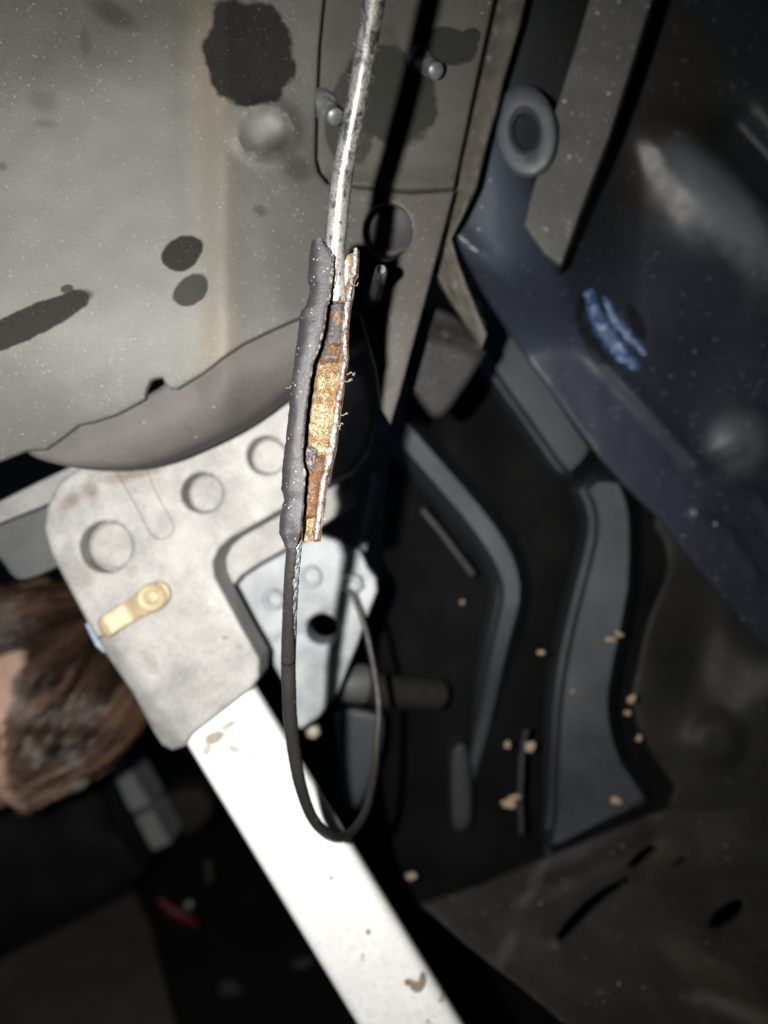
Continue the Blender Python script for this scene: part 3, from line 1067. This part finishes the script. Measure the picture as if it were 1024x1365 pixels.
# outer shell (the dark left lip), swept down the axis
rows = []
ys = [326, 328, 331, 335, 340, 346] + list(np.arange(351, 722, 3.5)) + [722, 725, 727.5, 729.5]
for y in ys:
    Y0 = cz(y)
    xl, xs, xr = interp(XL, y), interp(XS, y), interp(XR, y)
    jig = 2.2 * nz(y / 11, 1.5) + 1.1 * nz(y / 4, 2.5)
    if 334 < y < 722:
        xs += jig * .6
        xl += 1.4 * nz(y / 9, 9) + .7 * nz(y / 3, 4)
    half = (xr - xl) * .5 * Y0 / F
    dr = min(.0050, half * .85)
    fl = Y0 - dr
    xm = lerp(xl, xs, .55)
    sec = [(wx(xs, Y0), fl + dr * .10), (wx(lerp(xs, xl, .06), Y0), fl + dr * .05), (wx(lerp(xs, xl, .22), Y0), fl + dr * .02), (wx(lerp(xs, xl, .5), Y0), fl + dr * .04),
           (wx(lerp(xs, xl, .76), Y0), fl + dr * .16), (wx(lerp(xs, xl, .94), Y0), fl + dr * .46), (wx(xl, Y0), fl + dr * .95), (wx(lerp(xl, xr, .08), Y0), fl + dr * 1.4),
           (wx(lerp(xl, xr, .25), Y0), fl + dr * 1.8), (wx(lerp(xl, xr, .45), Y0), fl + dr * 1.95)]
    sec = [(q.x * q.y / Y0, q.y) for q in spline([(a_, b_, 0) for a_, b_ in sec], 2)]
    loop_ = thick_section(sec, -.00085)
    z = CZ - (y - 682.5) * Y0 / F
    rows.append([Vector((q.x + .00006 * nz(q.x * 3000, z * 2000), q.y + .00055 * nz(q.x * 260, z * 120, 4) + .00016 * nz(q.x * 1100, z * 800, 4), z)) for q in loop_])
ferr = loft(rows, True, skm, 'crimp_sleeve', cable)

# worn bright edge of the lip
n = NT('lip_wear')
f1 = n.noise(420, 7, .75, .5)
f2 = n.noise(1700, 4, .7)
c = n.mix(n.ramp(f1, .46, .56), n.mix(n.ramp(f2, .4, .6), (.06, .05, .045), (.32, .29, .26)), n.mix(n.ramp(f2, .45, .65), (.022, .02, .02), (.12, .06, .035)))
n.bump(n.math('ADD', f1, f2), .7, .0005)
lwm = n.out(c, .4, .2, .6)
pth, rds = [], []
for y in np.arange(338, 718, 2.5):
    Y0 = cz(y)
    half = (interp(XR, y) - interp(XL, y)) * .5 * Y0 / F
    dr = min(.0050, half * .85)
    pth.append(Vector((wx(interp(XS, y) + .6 * (2.2 * nz(y / 11, 1.5) + 1.1 * nz(y / 4, 2.5)) + .5, Y0), Y0 - dr + dr * .14, CZ - (y - 682.5) * Y0 / F)))
    rds.append(.00040 * (1 + .5 * nz(y / 7, 6.6)))
obj('lip_edge', tube(pth, rds, 9, wob=.00008, wobs=2500), lwm, cable)

# inner channel with the right hand wall: bare, rusty metal inside
n = NT('rusty_metal')
f1 = n.noise(260, 7, .7, .4)
f2 = n.noise(2600, 3, .7)
f3 = n.noise(700, 6, .7)
xyz = n.sep()
gold = n.mix(n.ramp(f2, .40, .62), (.16, .10, .045), (.52, .40, .20))
rust = n.mix(n.ramp(f3, .35, .65), (.075, .032, .014), (.22, .10, .04))
steel = n.mix(n.ramp(f3, .4, .62), (.06, .055, .055), (.36, .34, .32))
c = n.mix(n.ramp(f1, .42, .58), gold, rust)
c = n.mix(n.ramp(n.noise(180, 6, .7), .52, .6), c, steel)
n.bump(n.math('ADD', f3, n.math('MULTIPLY', f2, .6)), .9, .0006)
rum = n.out(c, n.ramp(f3, .3, .7, .3, .6), .35, .6)
rows = []
for y in list(np.arange(337, 718, 3.5)) + [718, 720, 721.5]:
    Y0 = cz(y)
    xl, xr = interp(XL, y), interp(XR, y)
    xr += .5 * nz(y / 6, 4.5)
    half = (xr - xl) * .5 * Y0 / F
    dr = min(.0050, half * .85)
    fl = Y0 - dr
    x0 = lerp(xl, xr, .16)
    sec = [(wx(x0, Y0), fl + dr * 1.15), (wx(lerp(xl, xr, .3), Y0), fl + dr * 1.50), (wx(lerp(xl, xr, .5), Y0), fl + dr * 1.64), (wx(lerp(xl, xr, .7), Y0), fl + dr * 1.50),
           (wx(lerp(xl, xr, .86), Y0), fl + dr * 1.12), (wx(lerp(xl, xr, .92), Y0), fl + dr * .78), (wx(lerp(xl, xr, .945), Y0), fl + dr * .5)]
    sec = [(q.x * q.y / Y0, q.y) for q in spline([(a_, b_, 0) for a_, b_ in sec], 2)]
    loop_ = thick_section(sec, .0009)
    z = CZ - (y - 682.5) * Y0 / F
    rows.append([Vector((q.x, q.y + .0001 * nz(q.x * 1500, z * 1500, 8), z)) for q in loop_])
obj_ch = loft(rows, True, rum, 'inner_channel', cable)
# bright worn rim
n = NT('bright_rim')
f1 = n.noise(380, 7, .75, .5)
f2 = n.noise(1600, 4, .7)
c = n.mix(n.ramp(f1, .49, .60), n.mix(n.ramp(f2, .40, .6), (.10, .095, .09), (.48, .46, .45)), n.mix(n.ramp(f2, .4, .6), (.03, .026, .026), (.16, .08, .04)))
n.bump(n.math('ADD', f1, f2), .6, .0005)
rmm = n.out(c, .35, .3, .6)
rows = []
for y in [336, 337.5] + list(np.arange(339, 718, 3)) + [718, 720.5, 722]:
    Y0 = cz(y)
    xl, xr = interp(XL, y), interp(XR, y)
    xr += .7 * nz(y / 6, 4.5)
    half = (xr - xl) * .5 * Y0 / F
    dr = min(.0050, half * .85)
    wd = interp([(336, 7), (372, 8), (380, 7), (440, 8), (470, 6.5), (560, 8), (603, 12), (640, 8), (700, 8), (722, 7)], y) * (1 + .25 * nz(y / 8, 7))
    z = CZ - (y - 682.5) * Y0 / F
    cx = wx(xr - wd / 2, Y0)
    cy = Y0 - dr + dr * .42
    hw_ = wd / 2 * Y0 / F
    k_ = .45 if (y < 337 or y > 721) else 1
    rows.append([Vector((cx + hw_ * k_ * math.cos(t), cy + .0011 * k_ * math.sin(t) + .0001 * nz(y / 4, t), z)) for t in [2 * math.pi * i / 12 for i in range(12)]])
loft(rows, True, rmm, 'worn_rim', cable)


def core(name, y0, y1, fa, fb, lift, mat, rough=.0004, seed=0, taper=True, dense=2.2, oval=False):
    """lumpy filling lying in the channel between fractions fa..fb of the way lip -> rim"""
    rows_ = []
    ys_ = list(np.arange(y0, y1, dense)) + [y1]
    for i, y in enumerate(ys_):
        Y0 = cz(y)
        xl, xs, xr = interp(XL, y), interp(XS, y), interp(XR, y) - 4
        half = (xr - xl) * .5 * Y0 / F
        dr = min(.0050, half * .85)
        xa, xb = lerp(xs, xr, fa), lerp(xs, xr, fb)
        if oval:
            q_ = math.sin(math.pi * (i + .6) / (len(ys_) + .2)) ** .5
            mid_ = (xa + xb) / 2
            xa, xb = mid_ + (xa - mid_) * q_, mid_ + (xb - mid_) * q_
        else:
            xa += 1.5 * nz(y / 6, seed)
            xb += 1.5 * nz(y / 6, seed + 5)
        e = min(1, (i + .4) / (6.0 if oval else 3.0), (len(ys_) - i - .6) / (6.0 if oval else 3.0)) if taper else 1
        z = CZ - (y - 682.5) * Y0 / F
        row = []
        for k in range(15):
            t = k / 14
            x = wx(lerp(xa, xb, t), Y0)
            h = math.sin(math.pi * min(1, max(0, t * .96 + .02))) ** .45
            yy = Y0 + dr * .62 - lift * dr * h * e + rough * nz(x * 900 + seed, z * 700, seed) + rough * .6 * nz(x * 2600, z * 2600, seed)
            row.append(Vector((x, yy, z + .0007 * nz(t * 2.3 + seed, 1.7) + .0003 * nz(t * 7, seed))))
        for k in range(14, -1, -2):
            row.append(Vector((row[k].x, Y0 + dr * .72, row[k].z)))
        rows_.append(row)
    return loft(rows_, True, mat, name, cable)


n = NT('grey_tongue')
f1 = n.noise(300, 7, .7, .4)
f2 = n.noise(1500, 4, .7)
c = n.mix(n.ramp(f1, .54, .62), n.mix(n.ramp(f2, .45, .7), (.035, .033, .034), (.12, .11, .105)), n.mix(n.ramp(f2, .35, .6), (.08, .035, .015), (.22, .11, .045)))
n.bump(n.math('ADD', f1, f2), .8, .0005)
tgm = n.out(c, .42, .2, .6)
n = NT('gold_core')
f1 = n.noise(230, 6, .65, .3)
f2 = n.noise(2600, 3, .75)
f4 = n.noise(110, 5, .6)
g = n.mix(n.ramp(f2, .42, .60), (.11, .075, .04), (.58, .48, .31))
g2 = n.mix(n.ramp(f2, .42, .62), (.09, .045, .02), (.34, .20, .08))
g = n.mix(n.ramp(f4, .50, .62), g, n.mix(n.ramp(f2, .42, .62), (.045, .028, .018), (.24, .15, .08)))
c = n.mix(n.ramp(f1, .44, .58), g, g2)
n.bump(n.math('ADD', f1, n.math('MULTIPLY', f2, .8)), .8, .0006)
gdm = n.out(c, n.ramp(f2, .3, .7, .28, .5), .4, .6)
n = NT('brown_rust')
f1 = n.noise(300, 6, .65, .3)
f2 = n.noise(1800, 4, .75)
c = n.mix(n.ramp(f1, .42, .58), n.mix(n.ramp(f2, .4, .62), (.06, .036, .022), (.28, .18, .10)), n.mix(n.ramp(f2, .4, .62), (.075, .03, .014), (.24, .095, .035)))
n.bump(n.math('ADD', f1, f2), .9, .0006)
bwm = n.out(c, .42, .3, .6)
n = NT('flecked_steel')
f2 = n.noise(1500, 5, .8)
n.bump(f2, .9, .0006)
stl = n.out(n.mix(n.ramp(f2, .46, .60), (.05, .045, .045), (.42, .38, .36)), .35, .3, .6)
core('folded_tongue', 398, 482, .02, .96, .62, tgm, .00035, 2)
core('rusted_core', 476, 612, .04, 1.0, .55, gdm, .0004, 5)
core('rust_lump', 448, 480, .20, .95, .85, bwm, .0006, 9, oval=True)
core('rust_lump', 586, 634, -.02, .55, .9, stl, .0007, 12, oval=True)
core('brown_tongue', 606, 693, .02, .84, .70, bwm, .0004, 15)
core('gold_tongue', 690, 715, .35, .85, .25, gdm, .0003, 18)
wsm = plain('bare_strip', (.50, .47, .43), .3, .3, .3, 500, .4)
core('bare_strip', 338, 386, .42, .80, .35, wsm, .0001, 21)
core('rust_lip', 389, 408, .0, .98, .75, bwm, .0005, 23, oval=True)
core('wire_end', 346, 400, .06, .26, .95, shm, .0002, 25)

# lower part: black jacket, torn open on the right so that the strands show
low = [(394, 700, .2105), (393.5, 716, .211), (392.5, 733, .212), (389.5, 770, .2155), (387.5, 806, .2205), (384.5, 877, .232), (385.5, 920, .238), (387, 955, .243), (393, 1008, .2515), (401, 1048, .258),
       (415, 1087, .266), (433, 1109, .274), (453, 1117, .284), (470, 1108, .296), (484.5, 1087, .308), (493, 1061, .318), (500, 1021, .33), (503, 982, .337), (505, 942, .342), (500, 900, .346), (493, 863, .349),
       (485.5, 833, .351), (474, 800, .353), (468, 785, .354)]
lowp = spline([P(*q) for q in low], 12)
lowpx = spline([Vector((q[0], q[1], 0)) for q in low], 12)
jkm = painted('black_jacket', (.016, .0145, .0135), (.027, .025, .023), 60, 1200, (.36, .55), speck=(900, .26, .05), speck_col=(.38, .37, .35), speck2=(350, .12, .05), bump=.4, spec=.6)
RJ = 11.0 * .212 / F
iT = max(i for i, q in enumerate(lowpx) if q.y < 872 and q.x < 400 and i < len(lowpx) // 2)
rad_full = []
for i in range(len(lowp)):
    s_ = interp([(0, 1.0), (.33, .98), (.45, .84), (.55, .74), (.75, .64), (1, .58)], i / (len(lowp) - 1))
    rad_full.append(RJ * s_)
obj('black_jacket', tube(lowp[iT - 1:], rad_full[iT - 1:], 20, wob=.00012, wobs=700), jkm, cable)
# find on which side +angle goes
t_ = (lowp[5] - lowp[4]).normalized()
a_ = Vector((0, -1, 0))
a_ = (a_ - t_ * a_.dot(t_)).normalized()
sgn = 1 if t_.cross(a_).x > 0 else -1
arc = []
for i in range(iT + 3):
    close_ = sm(iT - 12, iT + 2, i)
    lo = lerp(.30 + .28 * nz(i * .3, 3.3) + .22 * nz(i * .8, 8), 1.4, close_)
    hi = 2.6
    arc.append((sgn * lo, sgn * (lo - 2 * math.pi + (hi - lo) * (1 - close_ * .9))))
arc = [(a0, a1) for a0, a1 in arc]
bm = tube(lowp[:iT + 3], rad_full[:iT + 3], 26, arc=arc, wob=.0001, wobs=700)
o_ = obj('torn_jacket', bm, jkm, cable)
md = o_.modifiers.new('wall', 'SOLIDIFY')
md.thickness = .00055
md.offset = -1
# strands of the wire rope
n = NT('wire_strand')
f1 = n.noise(900, 5, .7)
wrm = n.out(n.mix(n.ramp(f1, .40, .62), (.10, .11, .12), (.46, .48, .50)), .3, .6, .6)
NS = 8
for s in range(NS):
    pth = []
    for i in range(iT + 8):
        p = lowp[i]
        t_ = (lowp[i + 1] - lowp[max(0, i - 1)]).normalized()
        a_ = Vector((0, -1, 0))
        a_ = (a_ - t_ * a_.dot(t_)).normalized()
        b_ = t_.cross(a_)
        th = 2 * math.pi * s / NS + i * .16
        pth.append(p + (a_ * math.cos(th) + b_ * math.sin(th)) * RJ * .62)
    obj('wire_strand', tube(pth, RJ * .27, 7), wrm, cable)
# stray fibres caught on the burrs
fbm = plain('fibre', (.30, .27, .22), .6)
rnd = random.Random(4)
for (x, y, dx) in ((466, 499, 8), (462, 507, 7), (389, 517, -8), (457, 552, 6), (451, 566, 7), (472, 378, 5), (430, 693, 4), (449, 570, 5)):
    Y0 = cz(max(326, y)) - .003
    pts_ = [P(x - dx * .4, y + 1, Y0)]
    for k in range(1, 6):
        pts_.append(P(x + dx * k / 5 + rnd.uniform(-1, 1), y + rnd.uniform(-3, 3), Y0 + rnd.uniform(-.0006, .0006)))
    obj('fibre', tube(spline(pts_, 4), .00008, 4), fbm, cable)
# lint on the sheath
bm = bmesh.new()
for k in range(260):
    i = rnd.randrange(20, len(up) - 30)
    p = up[i]
    th = rnd.choice((rnd.uniform(1.1, 1.9), rnd.uniform(-1.9, -1.1)))
    q = p + Vector((math.sin(th), -math.cos(th), 0)) * 13.4 * .2 / F
    L = rnd.uniform(.0003, .0009)
    d_ = Vector((math.sin(th), -.4, rnd.uniform(-1.2, .5))).normalized()
    tube([q - d_ * L * .3, q + d_ * L * .5, q + d_ * L + Vector((0, 0, rnd.uniform(-1, 1) * L * .5))], [.00009, .00007, .00004], 4, bm=bm)
lint = obj('frayed_skin', bm, jkm, cable)
lint['kind'] = 'stuff'

# ================================================================== the person lying beside, head only in view
HC = P(18, 930, .56)                       # centre of the head
U = Vector((.96, -.06, .24)).normalized()        # towards the crown (to the right in the picture)
FV = Vector((0, -math.cos(R(28)), -math.sin(R(28))))
FV = (FV - U * FV.dot(U)).normalized()      # where the face looks
SV = U.cross(FV)                            # across the head


def H(u, f, s):
    return HC + (U * u + FV * f + SV * s) * .85


def sde(p, c, r):
    q = (p - np.array(c)) / np.array(r)
    return (np.sqrt((q * q).sum(1)) - 1) * min(r)


def smin(a, b, k):
    h = np.clip(.5 + .5 * (b - a) / k, 0, 1)
    return b * (1 - h) + a * h - k * h * (1 - h)


def head_sdf(p):                             # rows of (u, f, s)
    d = sde(p, (.012, -.005, 0), (.098, .096, .076))
    d = smin(d, sde(p, (-.055, .030, 0), (.070, .058, .056)), .03)
    d = smin(d, sde(p, (-.098, .055, 0), (.020, .026, .024)), .02)      # chin
    for s in (-1, 1):
        d = smin(d, sde(p, (.020, .078, .03 * s), (.010, .012, .026)), .012)     # brow ridge
        d = smin(d, sde(p, (-.035, .062, .040 * s), (.018, .018, .018)), .015)   # cheek
        d = smin(d, sde(p, (-.010, -.008, .078 * s), (.030, .018, .008)), .006)  # ear
        d = np.maximum(d, -sde(p, (0.0, .100, .032 * s), (.010, .014, .017)))    # eye socket
    d = smin(d, sde(p, (-.022, .098, 0), (.026, .014, .010)), .010)      # nose
    d = smin(d, sde(p, (-.034, .106, 0), (.009, .010, .014)), .008)
    d = smin(d, sde(p, (-.064, .088, 0), (.008, .008, .022)), .008)      # lips
    q = p - np.array((-.09, -.012, 0))                                   # neck
    ax_ = np.array((-1, -.12, 0)) / math.hypot(1, .12)
    t = np.clip(q @ ax_, 0, .14)
    return smin(d, np.sqrt(((q - t[:, None] * ax_) ** 2).sum(1)) - .052, .03)


def surf(dirs):
    """points where rays from the head's centre leave the head"""
    d = np.atleast_2d(np.array(dirs, float))
    d = d / np.linalg.norm(d, axis=1)[:, None]
    r = np.full(len(d), .02)
    for _ in range(45):
        r = np.clip(r - np.clip(head_sdf(d * r[:, None]), -.02, .02) * .8, .005, .26)
    return d * r[:, None]


skn = NT('skin')
f1 = skn.noise(60, 6, .6)
f2 = skn.noise(900, 4, .6)
skn.bump(f2, .15, .0004)
skin_m = skn.out(skn.mix(skn.ramp(f1, .3, .7), (.66, .42, .31), (.76, .53, .41)), .5, 0, .35)
skn.b.inputs['Subsurface Weight'].default_value = .15
skn.b.inputs['Subsurface Radius'].default_value = (.006, .003, .0015)
bm = bmesh.new()
bmesh.ops.create_uvsphere(bm, u_segments=90, v_segments=64, radius=1)
for v, q in zip(bm.verts, surf([(v.co.z, v.co.x, v.co.y) for v in bm.verts])):
    v.co = H(*q)
person = obj('person', bm, skin_m, None, base=H(-.1, 0, 0), sharp=80)
tag(person, 'person with tousled brown hair, head tilted sideways and partly cut off at left', 'person')
# eyes and brows
eym = plain('eye_white', (.20, .15, .13), .2, 0, .05)
for s in (-1, 1):
    b = bmesh.new()
    bmesh.ops.create_uvsphere(b, u_segments=20, v_segments=14, radius=.0115)
    bmesh.ops.translate(b, verts=b.verts, vec=H(0, .075, .032 * s))
    obj('eye', b, eym, person)
n = NT('hair')
at = n.t.nodes.new('ShaderNodeAttribute')
at.attribute_name = 'tone'
hair_m = n.out(n.mix(at.outputs['Fac'], (.008, .005, .004), (.30, .175, .115)), .24, 0, .6)


def hair_obj(name, strands, parent):
    bm_ = bmesh.new()
    lay = bm_.verts.layers.float.new('tone')
    for pts_, r0, tone in strands:
        n0 = len(bm_.verts)
        tube(pts_, [r0 * (1 - .8 * (i / (len(pts_) - 1)) ** 2) for i in range(len(pts_))], 4, bm=bm_, cap=False)
        bm_.verts.ensure_lookup_table()
        for i in range(n0, len(bm_.verts)):
            bm_.verts[i][lay] = tone
    for f in bm_.faces:
        f.smooth = True
    return obj(name, bm_, hair_m, parent, recalc=False)


whorl = np.array((.070, -.055, .015))       # on the scalp, u f s


def hairline(q, slack=0.0):
    """True where the scalp carries hair"""
    u, f, s = q
    front = sm(.015, .042, f) * (sm(.076, .068, -s) if s < 0 else 1.0)   # forehead
    lim = interp([(-.062, .060), (-.034, .053), (.010, .040), (.035, .034), (.05, .052), (.065, .080)], s)
    return u > lerp(-.035 if f > -.04 else -.07, lim, front) - slack


rng = np.random.default_rng(5)
d = np.column_stack([np.abs(rng.normal(.9, .8, 9000)), rng.normal(0, 1, 9000), rng.normal(0, 1, 9000)])
roots = [q for q in surf(d) if hairline(q)]
vis = [q for q in roots if q[1] * .77 - q[2] * .41 + q[0] * .49 > -.03]
hid = [q for q in roots if q[1] * .77 - q[2] * .41 + q[0] * .49 <= -.03]
roots = vis[:1150] + hid[:120]
NC, KS, STEPS = len(roots), 8, 10
cur = np.repeat(np.array(roots), KS, axis=0) + rng.normal(0, .0022, (NC * KS, 3))
cur = surf(cur)
rt = [Vector(q) for q in roots]
ctone = np.repeat(np.clip([rng.random() ** 1.3 + .5 * noise.noise(q * 60) for q in rt], 0, 1), KS)
ctw = np.repeat([1.1 * noise.noise(q * 20 + Vector((5, 0, 0))) + rng.normal(0, .07) for q in rt], KS) + rng.normal(0, .05, NC * KS)
cL = np.repeat(rng.uniform(.060, .105, NC), KS) * rng.uniform(.75, 1.15, NC * KS)
clf = np.repeat(np.clip([.7 + 1.2 * noise.noise(q * 45) + rng.normal(0, .12) for q in rt], .1, 1.6), KS)
paths = []
for i in range(STEPS):
    lift = .003 + .010 * clf * math.sin(math.pi * min(1, (i + 1) / STEPS * .8)) + .002 * rng.random(NC * KS) * i / STEPS
    sp_ = surf(cur)
    nr = sp_ / np.linalg.norm(sp_, axis=1)[:, None]
    paths.append(sp_ + nr * lift[:, None])
    g = sp_ - whorl
    g -= nr * (g * nr).sum(1)[:, None]
    g /= np.linalg.norm(g, axis=1)[:, None] + 1e-9
    g = g + np.array((-.10, .30, .20))
    g -= nr * (g * nr).sum(1)[:, None]
    g /= np.linalg.norm(g, axis=1)[:, None] + 1e-9
    sd_ = np.cross(nr, g)
    ang = (ctw * (.3 + i / STEPS))[:, None]
    cur = sp_ + (g * np.cos(ang) + sd_ * np.sin(ang)) * (cL / STEPS)[:, None]
strands = []
for k in range(NC * KS):
    pts_ = []
    for i in range(STEPS):
        q = paths[i][k]
        if not hairline(q, .002 + .012 * ctone[k] ** 2):
            break
        pts_.append(H(*q))
    if len(pts_) > 3:
        strands.append((pts_, .00050, float(np.clip(ctone[k] ** 1.6 * .8 + rng.uniform(-.06, .14), 0, 1))))
hair = hair_obj('hair', strands, person)
# scalp cap under the strands
cap_m = plain('scalp', (.020, .012, .009), .95, spec=.05)
bm = bmesh.new()
bmesh.ops.create_uvsphere(bm, u_segments=60, v_segments=44, radius=1)
kill = []
for v, q in zip(bm.verts, surf([(v.co.z, v.co.x, v.co.y) for v in bm.verts])):
    if not hairline(q, -.005):
        kill.append(v)
    q = q * (1 + .0025 / np.linalg.norm(q))
    v.co = H(*q)
bmesh.ops.delete(bm, geom=kill, context='VERTS')
obj('hair_base', bm, cap_m, hair)
for s in (-1, 1):
    t = rng.random(170)
    ss = s * (.012 + .042 * t)
    uu = .022 + .006 * np.sin(math.pi * (t * .8 + .1)) + rng.normal(0, .0018, 170)
    A = surf(np.column_stack([uu, .08 - .02 * t, ss])) * 1.004
    B = surf(np.column_stack([uu + .002, .076 - .02 * t, ss + s * .008])) * 1.012
    hair_obj('eyebrow', [([H(*a), H(*((a + b_) / 2)), H(*b_)], .00035, .05) for a, b_ in zip(A, B)], person)
# dark jacket: shoulders out of frame to the left
jm = painted('jacket_cloth', (.010, .011, .013), (.02, .021, .024), 30, 900, (.8, .95), speck=None)
jp = [H(-.165, -.02, 0), H(-.20, -.024, 0), H(-.24, -.028, 0), H(-.30, -.03, 0), H(-.42, -.03, 0), H(-.60, -.03, 0)]
bm = bmesh.new()
rings = []
for p, a, b in zip(jp, (.058, .075, .12, .19, .185, .17), (.056, .065, .08, .105, .12, .12)):
    rings.append([bm.verts.new(p + SV * a * math.cos(t) + FV * b * math.sin(t)) for t in [2 * math.pi * i / 36 for i in range(36)]])
for r0, r1 in zip(rings, rings[1:]):
    for k in range(36):
        bm.faces.new((r0[k], r0[(k + 1) % 36], r1[(k + 1) % 36], r1[k]))
bm.faces.new(rings[-1])
obj('jacket', bm, jm, person)

# ================================================================== dim things on the floor below


def gp(px, py, z=0.0):
    """floor point under a pixel"""
    Y = (CZ - z) * F / (py - 682.5)
    return Vector(((px - 512) * Y / F, Y, z))


def slab(foot, height, mat, name, base, bevel=.004):
    bm_ = bmesh.new()
    lo_ = [bm_.verts.new(p) for p in foot]
    hi_ = [bm_.verts.new(p + Vector((0, 0, height))) for p in foot]
    bm_.faces.new(lo_[::-1])
    bm_.faces.new(hi_)
    m_ = len(foot)
    for i in range(m_):
        bm_.faces.new((lo_[i], lo_[(i + 1) % m_], hi_[(i + 1) % m_], hi_[i]))
    bmesh.ops.bevel(bm_, geom=bm_.edges[:], offset=bevel, segments=2, affect='EDGES')
    return obj(name, bm_, mat, None, base=base)


bdm = painted('lit_concrete', (.12, .10, .075), (.19, .165, .125), 14, 250, (.7, .9), speck=None, bump=.3)  # lit concrete floor added as a paler slab, the light put into its colour
Z1 = .012
tag(slab([gp(-160, 1460, Z1) - Vector((0, 0, Z1)), gp(262, 1460, Z1) - Vector((0, 0, Z1)), gp(200, 1235, Z1) - Vector((0, 0, Z1)), gp(165, 1150, Z1) - Vector((0, 0, Z1)), gp(-160, 1150, Z1) - Vector((0, 0, Z1))], Z1, bdm, 'lit_floor_slab', gp(60, 1330)),
    'dim brown slab standing for the lit concrete floor at lower left', 'board')
# black bag between the head and the floor slab
bgm = painted('black_cloth', (.004, .0045, .005), (.009, .009, .010), 25, 500, (.7, .95), speck=None, bump=.5)


def bagY(px, py):
    return .78 + .02 * nz(px / 60, py / 60) - .03 * math.exp(-((py - 1150) / 90.0) ** 2)


bag = smooth_loop([(-140, 1010), (20, 1050), (85, 1056), (126, 1036), (154, 1090), (180, 1140), (192, 1158), (170, 1182), (80, 1232), (0, 1273), (-140, 1345)], 3)
tag(obj('black_bag', sheet(bag, bagY, .03, step=22, rpx=26), bgm, None, base=P(0, 1280, .86)), 'black unlit cloth bag below the head, its edge cutting across the brown floor slab', 'bag')
cbm = painted('pale_block', (.30, .32, .32), (.40, .42, .42), 20, 300, (.7, .9), speck=None, bump=.3)
for quad, lab in (([(131, 1036), (164, 1008), (202, 1073), (158, 1091)], 'upper of two grey blocks beside the black bag'),
                  ([(162, 1098), (204, 1079), (228, 1124), (186, 1143)], 'lower of two grey blocks beside the black bag')):
    o = obj('grey_block', sheet(quad, lambda x, y: .90, .05, step=10, rpx=4), cbm, None, base=P(quad[2][0], quad[2][1], .92))
    tag(o, lab, 'block', 'grey blocks beside the bag')
rdm = plain('red_grip', (.13, .008, .008), .5)
gt = thing('red_pliers', 'small red handled tool among the dark things left of the white bar', 'tool', P(240, 1240, .95))
obj('grip', tube(spline([P(212, 1198, .95), P(228, 1212, .95), P(246, 1222, .95), P(264, 1234, .95)], 6), [.004 + .004 * math.sin(math.pi * i / 18) for i in range(19)], 12), rdm, gt)
obj('pivot', disc_stack(P(252, 1206, .945), (0, -1, .2), [(0, 0), (.006, 0), (.006, .004), (.003, .006), (0, .006)], 14), plain('pivot_steel', (.25, .25, .25), .4, .3), gt)
brn = plain('brown_plastic', (.08, .055, .035), .6)
tag(obj('brown_block', sheet(smooth_loop([(205, 1068), (262, 1048), (285, 1080), (262, 1110), (236, 1112), (220, 1096)], 3), lambda x, y: 1.05, .05, step=12, rpx=10), plain('dark_brown', (.045, .032, .028), .7), None, base=P(240, 1112, 1.06)),
    'very dark brown lump beside the grey blocks', 'block')
tag(obj('ochre_peg', tube(spline([P(277, 1146, 1.0), P(279, 1160, 1.0), P(280, 1176, 1.0)], 5), [.003] + [.0055] * 9 + [.004], 10), brn, None, base=P(280, 1176, 1.0)), 'tiny ochre peg in the dark left of the white bar', 'peg')
dk = plain('grey_scrap', (.05, .05, .055), .7)
for i, (x, y, r, Y, lab) in enumerate(((306, 1318, 14, .95, 'dim grey scrap of metal low in the dark left of the white bar'),
                                        (402, 1284, 12, .95, 'dim slanted grey scrap touching the left edge of the white bar'))):
    tag(obj('metal_scrap', blob(P(x, y, Y), r * Y / F, i * 5 + 1, .4, 2, (1.2, .7, .8)), dk, None, base=P(x, y + r, Y)), lab, 'scrap', 'scraps in the dark')
tag(obj('dirt_flake', blob(P(548, 1168, .44), .0032, 3, .4, 2, (1.2, .6, .7)), mud, None, base=P(548, 1172, .44)), 'small tan dirt flake right of the white bar in the dark gap', 'flake')

for o in bpy.data.objects:
    if '_base' in o:
        del o['_base']
